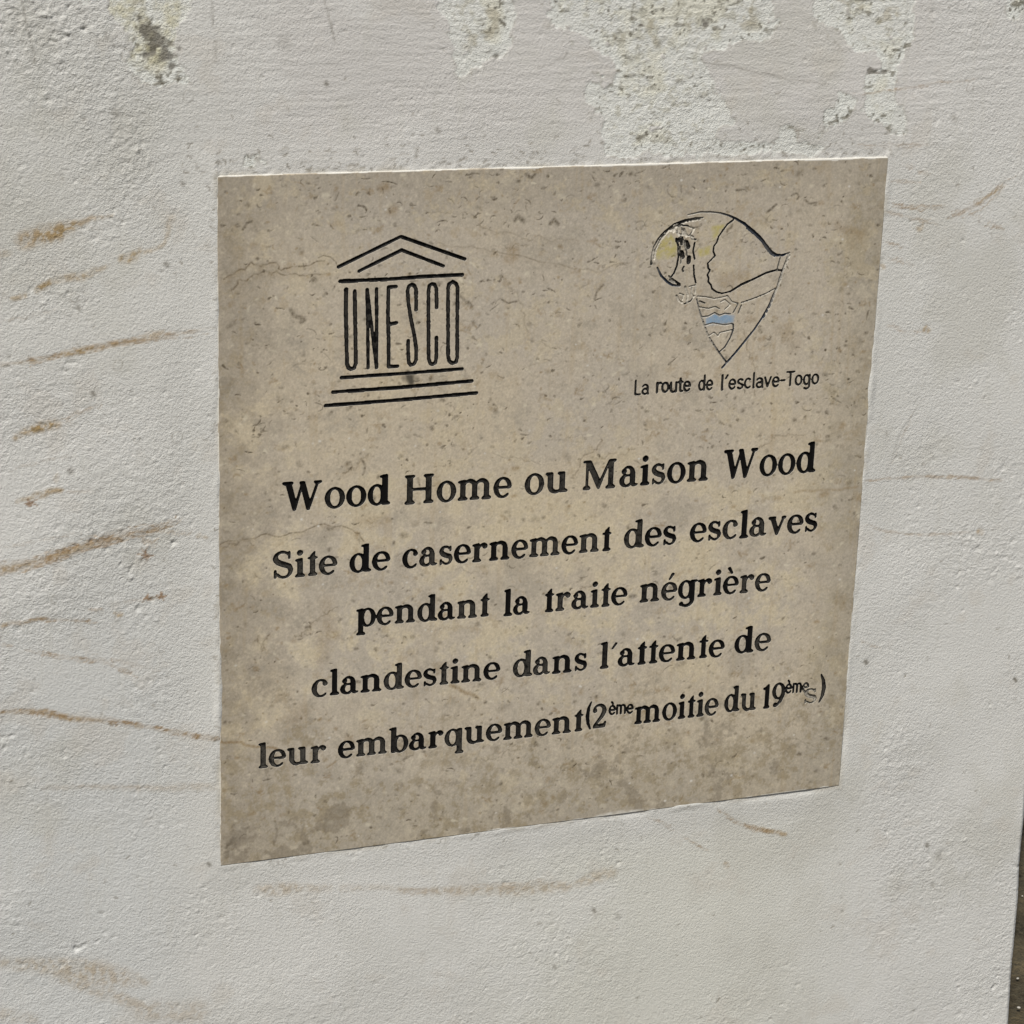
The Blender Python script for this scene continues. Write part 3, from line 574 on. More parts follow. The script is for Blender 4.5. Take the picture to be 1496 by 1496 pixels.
def put_stroke(pts, w, ident, ink=1.0, tint=0.0, T=None, wear=.1):
    """engraved line: pts in photograph measurements (through T when read from an enlargement), w = full width in photo pixels"""
    if T: pts = [(T[0] + x * T[2], T[1] + y * T[2]) for x, y in pts]
    P = wps(pts); s = mpp(*pts[len(pts) // 2]); wm = np.maximum(np.atleast_1d(np.asarray(w, float)) * s * (1.12 if ident < 21 else 1.0), .0013)
    wm = np.interp(np.linspace(0, 1, len(P)), np.linspace(0, 1, len(wm)), wm)
    n = max(len(P) * 5, 12); d = np.r_[0, np.cumsum(np.linalg.norm(np.diff(P, axis=0), axis=1))]; t = np.linspace(0, d[-1], n); t = np.sort(np.r_[t, d])
    Q = np.stack([np.interp(t, d, P[:, 0]), np.interp(t, d, P[:, 1])], 1); wq = np.interp(t, d, wm) * (1 + .06 * rng.standard_normal(len(t)))
    q = FS.win(Q, wm.max())
    js, is_, X, Z = q; L = np.zeros((FS.nz, FS.nx), np.float32) if False else np.zeros(X.shape)
    sub = Sheet(X[0, 0], Z[0, 0], FS.st, X.shape[1], X.shape[0]); sub.line(L, Q, wq / 2, 1.0, .05)
    m = L > .5; CUT[js, is_] |= m; near = blur(L, 1.5) > .03; IDM[js, is_][near] = ident
    iv = np.atleast_1d(np.asarray(ink, float)); iq = np.interp(np.linspace(0, 1, len(Q)), np.linspace(0, 1, len(iv)), iv)
    q = PS.win(Q, wm.max() + .001)
    js, is_, X, Z = q; best = np.full(X.shape, 9.0); val = np.ones(X.shape)
    for k in range(0, len(Q), 2):
        dd = np.hypot(X - Q[k, 0], Z - Q[k, 1]); c = dd < best; best[c] = dd[c]; val[c] = iq[k]
    c = best < wm.max() * .75 + .0006
    INK[js, is_][c] = val[c]; TINT[js, is_][c] = tint; WEAR[js, is_][c] = wear

LINES = [
 (1, 29.5, [('Wood', (412, 746), (569, 738.6)), ('Home', (591, 736), (745.6, 727.4)), ('ou', (766, 722.5), (828, 717.6)), ('Maison', (850.4, 715.5), (1033, 701)), ('Wood', (1055, 699.8), (1190, 689))]),
 (2, 26.8, [('Site', (400.3, 845), (491.3, 838)), ('de', (510.4, 836), (568.7, 831)), ('casernement', (589, 829.8), (891.5, 803.5)), ('des', (910.8, 800.6), (985, 795)), ('esclaves', (1008, 792), (1191, 775))]),
 (3, 25.6, [('pendant', (520, 915.5), (713.9, 902)), ('la', (735, 899.6), (775, 896)), ('traite', (795, 893.5), (914.5, 883)), ('n\u00e9gri\u00e8re', (933.8, 880), (1123.5, 862))]),
 (4, 25.0, [('clandestine', (456.8, 1018.3), (729, 993.5)), ('dans', (748.8, 989.5), (855, 979.4)), ('l\u00b4attente', (875.6, 976.5), (1056.5, 958.5)), ('de', (1072, 954), (1124, 950))]),
 (5, 24.4, [('leur', (377.4, 1122), (475.6, 1113)), ('embarquement', (494.7, 1108), (850.6, 1067.5)), ('(', (855.5, 1061.5), (863.5, 1060)), ('2', (864.7, 1063.5), (884.4, 1061)), ('moitie', (926.2, 1057), (1047.6, 1043.8)), ('du', (1057.3, 1040), (1102.9, 1036.8)), ('19', (1113, 1035), (1144.7, 1031)), (')', (1194.7, 1022), (1203.5, 1021))]),
]
SPECIAL_WEAR = {'leur': .22, 'Site': .18, 'Home': .1}
WORD_ID = {}; nid = 40
for ident, xh, words in LINES:
    for t, a, b in words:
        put_word(t, a, b, xh, nid, wear=SPECIAL_WEAR.get(t)); WORD_ID[nid] = t; nid += 1
put_word('s', (1174.5, 1027.5), (1190.5, 1026), 21, 5, wear=1.0, bare=(0,))
for ident, a, b in ((7, (888.6, 1044), (924.7, 1041.6)), (8, (1146.3, 1013), (1180.8, 1010))): put_word('\u00e8me', a, b, 13.2, ident, FCAPB, 4, wear=.0)
for t, a, b in (('La', (926.4, 577), (947.5, 575.3)), ('route', (957.7, 573.8), (1008.3, 570.8)), ('de', (1019.3, 570.3), (1040.7, 569.3)), ('l\u00b4esclave-Togo', (1052.8, 569.3), (1195.3, 560.6))):
    put_word(t, a, b, 14.6, nid, FCAP if t != 'route' else FCAPB, 6, wear=.15); WORD_ID[nid] = 'caption'; nid += 1
T1 = (450, 320, .19384)
put_stroke([(228, 358), (697, 130), (1180, 300)], 4.6, 9, T=T1); put_stroke([(383, 390), (703, 232), (1018, 352)], 4.5, 10, T=T1); put_stroke([(240, 467), (600, 452), (860, 432), (1160, 418)], 4.8, 11, T=T1)
put_stroke([(285, 530), (283, 700), (287, 900), (292, 1090), (302, 1118), (322, 1129), (345, 1120), (358, 1085), (356, 900), (352, 700), (350, 540)], 5.0, 12, T=T1)
put_stroke([(442, 530), (448, 800), (450, 1120)], 4.2, 13, T=T1); put_stroke([(445, 530), (480, 830), (512, 1110)], 4.0, 13, T=T1); put_stroke([(514, 525), (515, 800), (514, 1118)], 4.2, 13, T=T1)
put_stroke([(660, 507), (605, 512), (600, 700), (605, 900), (605, 1110), (672, 1107)], 4.7, 14, T=T1); put_stroke([(605, 792), (665, 780)], 4.8, 14, T=T1)
put_stroke([(812, 680), (812, 530), (800, 500), (780, 490), (757, 505), (748, 540), (755, 640), (775, 760), (800, 880), (812, 970), (812, 1060), (795, 1092), (772, 1098), (757, 1080), (752, 1000), (752, 915)], 4.6, 15, T=T1)
put_stroke([(967, 665), (965, 520), (950, 490), (930, 487), (912, 500), (905, 540), (905, 750), (907, 1050), (918, 1085), (937, 1093), (957, 1080), (965, 1040), (965, 890)], 4.6, 16, T=T1)
put_stroke([(1053, 520), (1060, 490), (1088, 470), (1115, 485), (1125, 520), (1122, 750), (1122, 1040), (1112, 1075), (1087, 1085), (1062, 1070), (1053, 1030), (1053, 750), (1053, 520)], 4.7, 17, T=T1)
put_stroke([(248, 1193), (740, 1160), (1160, 1127)], 4.4, 18, T=T1); put_stroke([(185, 1302), (700, 1266), (1232, 1218)], 4.7, 19, T=T1); put_stroke([(130, 1404), (700, 1360), (1268, 1308)], 4.7, 20, T=T1)
T2 = (910, 290, .20053)
def mp(pts, w, ident, ink=1.0, tint=0.0): put_stroke(pts, np.asarray(w) * 1.15, ident, ink, tint, T2)
mp([(225, 440), (235, 370), (270, 300), (330, 232), (390, 195), (460, 165), (560, 150)], 2.2, 21, [.0, .05, .3, .0, .1, .05, .2])
mp([(203, 475), (207, 420), (222, 350), (255, 290), (300, 240), (370, 185), (440, 158), (520, 142), (580, 137)], [2.8, 1.8, 2.2, 2.2, 2.2, 1.8], 21, [1, .2, .9, .95, 1, 1, .9, .6])
mp([(900, 215), (960, 262), (1010, 310), (1055, 380), (1100, 422)], 2.2, 21, .0, 0)
mp([(470, 118), (560, 97), (640, 97), (710, 105), (770, 122), (820, 145), (880, 180), (940, 230), (1000, 285), (1040, 340), (1080, 390), (1120, 412), (1165, 410), (1210, 393)], [1.5, 2, 2, 2.2, 2.6, 3.6, 3.4, 3.4, 3.6, 3.2, 2.2], 21, [.05, .6, .5, .9, 1, 1, 1, .9, 1, 1], .35)
mp([(1213, 412), (1160, 532), (1143, 600), (1104, 690), (1072, 775), (1022, 866)], 1.6, 21, [0, 0, .1, .0, .2, 0, .1])
mp([(1205, 400), (1185, 450), (1158, 520), (1135, 590), (1120, 645), (1092, 700), (1065, 770), (1015, 860), (955, 950), (875, 1050), (800, 1140), (720, 1230)], [1.6, 1.6, 1.8, 2.2, 2.4, 2.4, 2.6, 2.6], 21, [.3, .2, .5, .3, .8, 1, 1, .9, 1, 1, 1], .45)
mp([(535, 730), (560, 830), (590, 920), (620, 1000), (670, 1080), (720, 1150), (755, 1195)], 1.5, 21, [.6, .7, .4, .2, .5, .7, .9], .4)
mp([(247, 500), (275, 560), (320, 605), (360, 630), (410, 635)], [2.0, 2.8, 2.8, 2.6], 21, [.7, 1, 1, 1, .6], .5)
mp([(800, 155), (760, 185), (725, 230), (695, 275), (680, 320), (660, 345), (655, 385), (668, 415), (640, 445), (615, 470), (618, 505), (632, 520), (612, 555), (622, 580), (618, 605), (640, 630), (645, 655), (680, 680), (720, 690), (780, 675)], [2.2, 1.9, 1.9, 2.2, 1.9, 1.8], 22, 1.0)
mp([(780, 675), (860, 625), (960, 580), (1040, 540), (1110, 520), (1150, 520)], [2.6, 3.0, 2.4, 2.4, 1.8], 22, 1.0); mp([(1143, 430), (1120, 515)], 1.7, 22, .7); mp([(1120, 645), (1040, 690), (940, 730), (860, 757)], 1.7, 22, [.5, .2, .5, .3])
mp([(385, 290), (400, 340), (402, 420), (390, 490), (370, 540), (345, 575)], 2.3, 23); mp([(355, 585), (410, 622)], 2.8, 23); mp([(520, 320), (508, 380), (520, 440)], 2.1, 23); mp([(512, 485), (515, 550), (528, 615)], 2.0, 23)
mp([(392, 304), (425, 290), (428, 325)], 5.0, 23); mp([(460, 318), (472, 352)], 5.6, 23); mp([(425, 390), (432, 425)], 5.4, 23); mp([(478, 428), (475, 462)], 5.2, 23); mp([(440, 495), (430, 515), (437, 530)], 2.2, 23, .9)
mp([(365, 240), (380, 205), (402, 200), (402, 250)], 2.8, 23, .0); mp([(440, 225), (458, 270)], 4.0, 23, .0); mp([(480, 205), (517, 217), (490, 260), (500, 290)], 2.4, 23, .0); mp([(500, 290), (530, 297)], 1.5, 23, .9); mp([(410, 195), (470, 196)], 1.4, 23, .9)
mp([(388, 705), (405, 742), (430, 756)], 2.6, 25, 0); mp([(445, 765), (490, 745), (520, 705)], 1.7, 25, [1, .9, .2]); mp([(450, 640), (470, 700), (464, 742)], 2.6, 25, 0); mp([(480, 640), (528, 628), (522, 690)], 1.5, 25, .1)
for P, k in (([(345, 235), (375, 215), (388, 245), (405, 270)], .0), ([(425, 212), (432, 250), (420, 275)], .1), ([(395, 255), (440, 262), (480, 270)], .1), ([(505, 235), (490, 262), (512, 280)], .0), ([(452, 300), (448, 340), (455, 372)], .5), ([(415, 350), (412, 385)], .8), ([(460, 375), (462, 410)], .8), ([(420, 440), (418, 470)], .7), ([(335, 590), (370, 610), (330, 560)], .6), ([(410, 690), (440, 700), (430, 735)], .05), ([(500, 650), (495, 690), (512, 712)], .1)): mp(P, 1.8, 23, k)
for P, k, t in (([(540, 710), (600, 715), (660, 728), (720, 718), (760, 706)], .15, 0), ([(560, 790), (620, 800), (670, 785), (700, 802)], .35, 0), ([(575, 860), (620, 855), (665, 830), (700, 850), (740, 835), (780, 840)], .5, .6), ([(600, 920), (650, 905), (690, 912), (740, 920), (790, 910)], .3, .8), ([(620, 1000), (660, 973), (690, 1000), (704, 975), (790, 955)], .15, 0),
                ([(800, 915), (803, 950), (780, 1010), (740, 1080), (700, 1115)], .9, .2), ([(760, 710), (790, 750), (835, 762)], .2, 0), ([(835, 770), (800, 830)], .7, 0), ([(860, 775), (838, 832)], .7, 0), ([(710, 750), (740, 735), (780, 770), (740, 805)], .1, 0), ([(555, 745), (595, 760)], .8, 0)): mp(P, 1.5, 24, k, t)

def plaque_albedo():
    sh = (PS.nz, PS.nx); X, Z = np.meshgrid(PS.x0 + PS.st * np.arange(PS.nx), PS.z0 + PS.st * np.arange(PS.nz)); S = PS; r = np.random.default_rng(77)
    A = np.empty(sh + (3,)); A[:] = lin((170, 159, 141)) / K
    m1 = fbm(sh, 170, 61, 4); m2 = fbm(sh, 60, 62, 6, .75); m3 = fbm(sh, 18, 63, 5, .75); m4 = fbm(sh, 6, 64, 4, .75); m5 = field(sh, 2.0, 79)
    mixc(A, lin((178, 164, 138)) / K, sstep(-.3, 1.5, m1) * .45); mixc(A, lin((164, 155, 141)) / K, sstep(-.1, 1.5, -m1 + .3 * m2) * .6)
    mixc(A, lin((160, 151, 137)) / K, sstep(.12, .3, Z + .02 * m2) * .6)                       # greyer bed in the upper part
    mixc(A, lin((187, 174, 147)) / K, sstep(.07, -.03, Z) * sstep(-.2, -.12, Z) * sstep(-.5, 1.2, m2) * .6)
    mixc(A, lin((146, 137, 120)) / K, sstep(-.20, -.29, Z) * .6); mixc(A, lin((142, 132, 116)) / K, sstep(-.22, -.30, X + .014 * m2) * .75); mixc(A, lin((142, 134, 118)) / K, sstep(.24, .30, X + .012 * m2) * .7); mixc(A, lin((144, 135, 120)) / K, sstep(.24, .30, Z + .014 * m2) * .65)
    mixc(A, lin((180, 166, 136)) / K, sstep(.6, 1.8, m2) * .4); mixc(A, lin((145, 137, 123)) / K, sstep(.7, 2.0, -m2) * .45)
    mixc(A, lin((148, 131, 102)) / K, sstep(1.1, 2.4, m3) * .4); mixc(A, lin((182, 171, 148)) / K, sstep(.9, 2.3, -m3) * .3)
    mixc(A, lin((138, 128, 112)) / K, sstep(.8, 2.2, m4) * .35); mixc(A, lin((183, 173, 150)) / K, sstep(.9, 2.3, -m4) * .3)
    low = sstep(-.14, -.27, Z + .02 * m2) + .6 * sstep(-.24, -.30, X + .01 * m2) + .45 * sstep(.25, .30, X + .01 * m2); mixc(A, lin((138, 126, 103)) / K, np.clip(low, 0, 1) * sstep(-.3, 1.3, m3 + .5 * m2) * .75); mixc(A, lin((122, 112, 96)) / K, np.clip(low, 0, 1) * sstep(.9, 1.7, fbm(sh, 34, 78, 6, .7)) * .6)
    A += (A.mean(-1, keepdims=True) - A) * .10; A *= (1.06 + .055 * m5 + .035 * m4)[..., None]
    dr = fbm(sh[::-1], 9, 65, 3, ax=14.0).T; mixc(A, lin((150, 130, 95)) / K, sstep(1.1, 2.4, dr) * .16)
    FL = S.zeros(); RU = S.zeros(); LI = S.zeros(); VE = S.zeros()
    cl = sstep(-.6, 1.0, fbm(sh, 45, 66, 3))                                                     # fossil flecks come in clusters
    def at(M, x, z): return M[min(max(int((z - S.z0) / S.st), 0), sh[0] - 1), min(max(int((x - S.x0) / S.st), 0), sh[1] - 1)]
    for k in range(5200):
        x, z = r.uniform(-PW / 2, PW / 2), r.uniform(-PH / 2, PH / 2)
        dens = (.25 + .75 * max(math.exp(-((z - .285) / .03) ** 2), math.exp(-((z - .20 - .03 * math.sin(9 * x)) / .035) ** 2), .7 * math.exp(-((z - .10) / .03) ** 2)) if z > .03 else .26) * (.1 + 1.1 * at(cl, x, z))
        if r.random() > dens: continue
        kind = r.random(); a0 = r.uniform(0, 6.28); R = r.gamma(1.3, .0017) + .0005; sweep_ = r.uniform(.3, 3.0) if R < .005 else r.uniform(.3, 1.2); th = r.normal(0, .45)
        t = np.linspace(-sweep_ / 2, sweep_ / 2, 9) + (a0 if r.random() < .4 else (1.57 if r.random() < .6 else -1.57))
        ex, ez = R * np.cos(t) * r.uniform(.7, 1.5), R * np.sin(t) * r.uniform(.4, 1.0)
        P = np.stack([x + ex * math.cos(th) - ez * math.sin(th), z + ex * math.sin(th) + ez * math.cos(th)], 1)
        w = np.maximum(np.sin(np.linspace(.15, 3.0, 9)), .2) * r.uniform(.00030, .00075) * (1.8 if r.random() < .12 else 1)
        if kind < .76: S.line(FL, P, w, r.uniform(.35, 1.0), .55)
        elif kind < .88: S.line(RU, P, w * 1.6, r.uniform(.2, .6), .9)
        else: S.line(LI, P, w, r.uniform(.2, .7), .9)
    for k in range(420):                                                                         # shell splinters and worn pits
        x, z = r.uniform(-PW / 2, PW / 2), r.uniform(-PH / 2, PH / 2) if k % 3 == 0 else r.uniform(.05, PH / 2); L, a = r.gamma(2, .0011) + .001, r.normal(0, .6)
        S.line(FL if k % 4 else LI, [(x, z), (x + L * .5 * math.cos(a), z + L * .5 * math.sin(a) + r.normal(0, .0005)), (x + L * math.cos(a), z + L * math.sin(a))], [r.uniform(.0006, .0016), r.uniform(.0004, .0010), .0002], r.uniform(.3, .9), .6)
    for k in range(2600):
        x, z = r.uniform(-PW / 2, PW / 2), r.uniform(-PH / 2, PH / 2); rr = r.gamma(2, .00028) + .0003
        S.line((FL, FL, RU, LI)[k % 4], [(x, z), (x + r.normal(0, rr), z + r.normal(0, rr * .5))], rr, r.uniform(.2, .75), .9)
    for k in range(90):
        x, z = r.uniform(-PW / 2, PW / 2), r.uniform(-PH / 2, PH / 2)
        for j in range(r.integers(3, 9)): S.line(RU, [(x + r.normal(0, .0025), z + r.normal(0, .0018)), (x + r.normal(0, .0025), z + r.normal(0, .0018))], r.uniform(.0004, .0012), r.uniform(.25, .7), .9)
    for k in range(70):                                                                          # hair-fine curly seams
        x, z = r.uniform(-PW / 2, PW / 2), r.uniform(-PH / 2, PH / 2); L = r.uniform(.01, .05); n = 22; h = np.cumsum(r.normal(0, .0009, n)); h -= h.mean()
        P = np.stack([x + np.linspace(0, L, n), z + h + np.linspace(0, L * r.normal(.12, .2), n)], 1); S.line(VE, P, .00034, r.uniform(.2, .75) * r.uniform(.35, 1, n), .9)
    def seam(P, a, w=.0006, amp=.0013, n=34):
        Q = wiggle(wps(P), r, amp, n); S.line(VE, Q, w, np.minimum(a * 1.35, 1) * r.uniform(.35, 1, n), .8); S.line(RU, Q - (0, .0016), .0022, .35 * a * r.uniform(.2, 1, n), 1)
    seam([(325, 405), (345, 398), (365, 385), (385, 391), (400, 383), (412, 393), (430, 385), (447, 389), (470, 378)], .8); seam([(335, 430), (350, 405), (390, 398), (440, 402), (475, 400)], .7)
    seam([(320, 793), (345, 790), (380, 782), (420, 780), (450, 770), (485, 766), (505, 769), (530, 788)], .75); seam([(330, 800), (360, 788), (372, 795)], .6); seam([(425, 930), (450, 918), (470, 900), (490, 888)], .6)
    seam([(838, 690), (852, 668), (872, 652), (880, 640)], .7); seam([(850, 680), (880, 668), (925, 658)], .5); seam([(1105, 655), (1130, 640), (1150, 633), (1178, 634)], .55); seam([(372, 930), (385, 950), (390, 925)], .6)
    seam([(640, 355), (690, 360), (730, 370), (800, 385), (880, 395), (940, 372)], .45); seam([(700, 330), (760, 345), (840, 350)], .4); seam([(500, 690), (520, 680), (533, 665)], .6); seam([(840, 870), (850, 858), (862, 853)], .5, n=14)
    seam([(1086, 480), (1090, 507), (1094, 525), (1102, 540), (1103, 580)], .5); seam([(402, 720), (400, 680)], .35); seam([(730, 400), (760, 440), (770, 490)], .4); seam([(1290, 300), (1240, 320)], .3)
    S.line(VE, wps([(465, 376), (472, 373), (482, 375), (490, 382), (493, 390)]), .0005, .9, .8)
    for P, w, a in (([(752, 322), (757, 316), (764, 322)], .0022, .75), ([(803, 326), (809, 321), (815, 327)], .0020, .8), ([(768, 254), (776, 260), (781, 255)], .0017, .8), ([(1156, 286), (1163, 282), (1167, 287), (1164, 291)], .0011, .75), ([(1120, 310), (1128, 304), (1133, 299)], .0014, .8), ([(1175, 292), (1182, 297), (1192, 296)], .0013, .7), ([(868, 437), (872, 426), (880, 416)], .0013, .7), ([(425, 452), (430, 462), (446, 466), (440, 470)], .0022, .7), ([(732, 437), (742, 443), (753, 440)], .0010, .7), ([(355, 335), (360, 325), (368, 323)], .0012, .8), ([(530, 693), (534, 680), (529, 672)], .0013, .7), ([(586, 782), (592, 781)], .0030, .55), ([(620, 763), (630, 764)], .001, .6), ([(680, 256), (690, 253), (700, 254)], .0008, .7), ([(1070, 328), (1062, 338)], .0012, .7), ([(1075, 278), (1082, 277)], .0014, .7), ([(668, 428), (690, 450)], .0016, .5), ([(330, 1252), (334, 1234), (345, 1222), (338, 1240)], .0025, .45), ([(400, 1232), (405, 1214), (402, 1200)], .0015, .4), ([(675, 1214), (684, 1212)], .0028, .55), ([(730, 1035), (742, 1031)], .0040, .35), ([(990, 972), (998, 968)], .0035, .4)):
        S.line(FL, wiggle(wps(P), r, .0002, 8), w * .8, a, .8)
    for P, w, a in (([(658, 1000), (672, 1006), (697, 1019)], .0020, .75), ([(320, 1081), (350, 1084), (372, 1088), (405, 1092)], .0014, .85), ([(558, 276), (562, 274)], .004, .6), ([(568, 307), (574, 305)], .004, .6), ([(748, 362), (752, 372), (744, 378)], .0045, .55), ([(1060, 850), (1070, 700)], .002, .1), ([(480, 925), (490, 926)], .005, .5), ([(530, 760), (560, 758)], .006, .3), ([(1160, 720), (1250, 712)], .0015, .5), ([(1200, 720), (1208, 722)], .003, .6), ([(1070, 400), (1090, 408)], .005, .35), ([(1140, 480), (1160, 500)], .008, .25), ([(1092, 465), (1098, 466)], .003, .5), ([(1220, 328), (1255, 345)], .004, .4), ([(1055, 405), (1066, 412)], .006, .4), ([(470, 960), (480, 910), (478, 880)], .008, .3), ([(440, 1040), (430, 1055)], .008, .3)):
        S.line(RU, wiggle(wps(P), r, .0009, 12), w * .8, a, .95)
    fine = .55 + .45 * sstep(-1, 1, fbm(sh, 2.2, 68, 2))
    mixc(A, lin((120, 96, 58)) / K, np.clip(RU * .85 * fine, 0, 1)); mixc(A, lin((203, 195, 174)) / K, np.clip(LI * .6, 0, 1)); mixc(A, lin((92, 80, 60)) / K, np.clip(VE * .85 * fine, 0, 1)); mixc(A, lin((76, 67, 52)) / K, np.clip(FL * fine, 0, 1))
    sp = S.zeros()
    for k in range(90): x, z = r.uniform(-.3, .3), r.uniform(-.3, .3); S.line(sp, [(x, z), (x + .0004, z)], r.uniform(.0004, .0010), r.uniform(.4, .9), .8)
    sm = S.zeros(); S.line(sm, wps([(595, 544), (598, 551), (600, 557)]), [.0022, .0042, .003], 1.0, .7); S.line(sm, wps([(590, 552), (609, 553)]), .0022, .6, .9)
    for k in range(8): a = r.uniform(0, 6.28); S.line(sm, wps([(599, 552), (599 + 8 * math.cos(a), 552 + 7 * math.sin(a))]), [.0012, .0004], .5, .9)
    mixc(A, lin((38, 36, 32)) / K, np.clip(sm, 0, 1) * .85)
    # painter's overrun from the wall along the stone's edges
    e = np.minimum(np.minimum(X + PW / 2, PW / 2 - X), np.minimum(Z + PH / 2, PH / 2 - Z)); kl = (X + PW / 2 == e) * 1.0; kt = (PH / 2 - Z == e) * 1.0
    run = sstep(.0001, -.0001, e - (.00015 + .0004 * field(sh, 60, 71) + .0003 * field(sh, 14, 72) + .0005 * kt)); S.line(sp, wiggle(wps([(862, 1196), (880, 1190), (905, 1186), (938, 1183)]), r, .0005, 14), .0013, r.uniform(.2, 1, 14), .9)
    mixc(A, lin((199, 196, 188)) / K, np.clip(np.maximum(run, sp), 0, 1) * .95)
    # remains of coloured paint inside the map emblem
    pat = {}
    for name, col, polys in (('blue', (122, 146, 168), [[(600, 872), (640, 845), (665, 830), (700, 852), (740, 838), (808, 850), (800, 903), (690, 912), (605, 922)]]), ('yellow', (166, 156, 100), [[(290, 285), (345, 255), (388, 320), (388, 405), (340, 435), (248, 442), (228, 400)], [(538, 370), (600, 350), (645, 335), (632, 400), (560, 425)], [(640, 200), (745, 185), (700, 250), (650, 310)]])):
        pat[name] = []
        for P in polys:
            m = S.zeros(); S.poly(m, wps([(T2[0] + x * T2[2], T2[1] + y * T2[2]) for x, y in P])); pat[name].append(m > .5)
            k = np.clip(blur(m, 1.3), 0, 1) * (np.clip(.85 + .12 * m4, .5, 1) if name == 'blue' else np.clip(.62 + .25 * m4, .2, .9)); mixc(A, lin(col) / K, k)
    return A, pat, np.maximum(FL, .6 * VE)

def build_plaque():
    # depth of the cut: distance to the nearest uncut stone, on the fine raster
    jj, ii = np.where(CUT); j0, j1, i0, i1 = jj.min() - 10, jj.max() + 11, ii.min() - 10, ii.max() + 11
    C = CUT[j0:j1, i0:i1]; dist = np.where(C, 9.0, 0.0).astype(np.float32); inv = ~C
    for a in range(-7, 8):
        for b in range(-7, 8):
            d = math.hypot(a, b)
            if d == 0 or d > 7.2: continue
            dist = np.minimum(dist, np.where(np.roll(inv, (a, b), (0, 1)), np.float32(d), np.float32(9)))
    DM = np.zeros(CUT.shape, np.float32); DM[j0:j1, i0:i1] = np.where(C, dist, 0) * FS.st
    F = np.zeros(CUT.shape); F[j0:j1, i0:i1] = blur(C.astype(float), 1.0)
    f = F[::2, ::2] - .24; d = np.minimum(blur(DM, .8)[::2, ::2] * 1.3 + .0003, .0016)
    f[np.abs(f) < 1e-4] = -1e-4
    nz, nx = f.shape; ins = f > 0; gid = np.arange(nz * nx).reshape(nz, nx)
    Xg, Zg = np.meshgrid(PS.x0 + GS * np.arange(nx), PS.z0 + (PH / NZ) * np.arange(nz))
    hx = ins[:, :-1] != ins[:, 1:]; hz = ins[:-1] != ins[1:]
    hid = np.full(hx.shape, -1); hid[hx] = nz * nx + np.arange(hx.sum()); nb = nz * nx + hx.sum()
    vid = np.full(hz.shape, -1); vid[hz] = nb + np.arange(hz.sum()); nv = nb + hz.sum()
    tx = f[:, :-1][hx] / (f[:, :-1][hx] - f[:, 1:][hx]); tz = f[:-1][hz] / (f[:-1][hz] - f[1:][hz])
    tx = np.clip(tx, .02, .98); tz = np.clip(tz, .02, .98)
    def ext(a): return np.concatenate([a.reshape(nz * nx, -1), ((a[:, :-1][hx].T * (1 - tx) + a[:, 1:][hx].T * tx).T).reshape(hx.sum(), -1), ((a[:-1][hz].T * (1 - tz) + a[1:][hz].T * tz).T).reshape(hz.sum(), -1)])
    ALB, pat, FLK = plaque_albedo()
    VX, VZ, VA, VI, VW, VT = ext(Xg)[:, 0], ext(Zg)[:, 0], ext(ALB), ext(INK)[:, 0], ext(WEAR)[:, 0], ext(TINT)[:, 0]
    VD = np.zeros(nv); VD[:nz * nx] = np.where(ins, d, 0).ravel()
    case = (ins[:-1, :-1] * 1 + ins[:-1, 1:] * 2 + ins[1:, 1:] * 4 + ins[1:, :-1] * 8)
    cor = [gid[:-1, :-1], gid[:-1, 1:], gid[1:, 1:], gid[1:, :-1]]; edg = [hid[:-1], vid[:, 1:], hid[1:], vid[:, :-1]]
    cid = IDM[1::2, 1::2][:nz - 1, :nx - 1].astype(int)
    # a cut cell with no name takes the nearest named neighbour
    for _ in range(3):
        z = (cid == 0) & (case > 0)
        if not z.any(): break
        for s in ((1, 0), (-1, 0), (0, 1), (0, -1)):
            rr = np.roll(cid, s, (0, 1)); t = z & (cid == 0); cid[t] = rr[t]
    pid = np.zeros(cid.shape, int)
    for k, m in [(31, pat['blue'][0])] + [(32 + q, m) for q, m in enumerate(pat['yellow'])]: pid[m[:-1, :-1]] = k
    out = {}                                                     # surface name -> lists of (loops, counts)
    def emit(key_arr, sel, toks):
        cols = np.stack([(cor if t[0] == 'c' else edg)[t[1]][sel] for t in toks], 1); keys = key_arr[sel]
        for k in np.unique(keys): out.setdefault(int(k), []).append(cols[keys == k])
    for c in range(16):
        sel = case == c
        if not sel.any(): continue
        bit = [bool(c >> k & 1) for k in range(4)]
        def walk(want):
            P = []
            for k in range(4):
                if bit[k] == want: P.append(('c', k))
                if bit[k] != bit[(k + 1) % 4]: P.append(('e', k))
            return P
        if c in (5, 10):
            emit(cid, sel, walk(True))
            for k in range(4):
                if not bit[k]: emit(pid, sel, [('e', (k + 3) % 4), ('c', k), ('e', k)])
        else:
            if c: emit(cid, sel, walk(True))
            if c != 15: emit(pid, sel, walk(False))
    VY = -PROUD + VD
    e = np.minimum(np.minimum(VX + PW / 2, PW / 2 - VX), np.minimum(VZ + PH / 2, PH / 2 - VZ)); VY += .0003 * (e < GS * .5) * (PH / 2 - VZ < GS); VY += .00013 * np.clip(ext(FLK)[:, 0], 0, 1)
    V = np.stack([VX, VY, VZ], 1)
    def surface(key, name, mat, parent, loc, extra=None):
        ls = out[key]; loops = np.concatenate([a.ravel() for a in ls]); counts = np.concatenate([np.full(len(a), a.shape[1]) for a in ls])
        u, inv_ = np.unique(loops, return_inverse=True); v = V[u]; al = VA[u]
        at = {'ink': VI[u], 'wear': VW[u], 'tint': VT[u], 'depth': VD[u] * 1000} if mat is M_CUT else {}
        if extra is not None: v, inv_, counts, al = extra(u, v, inv_, counts, al)
        return new_mesh(name, v, inv_, counts, mat, at, {'albedo': al}, loc=loc, parent=parent)
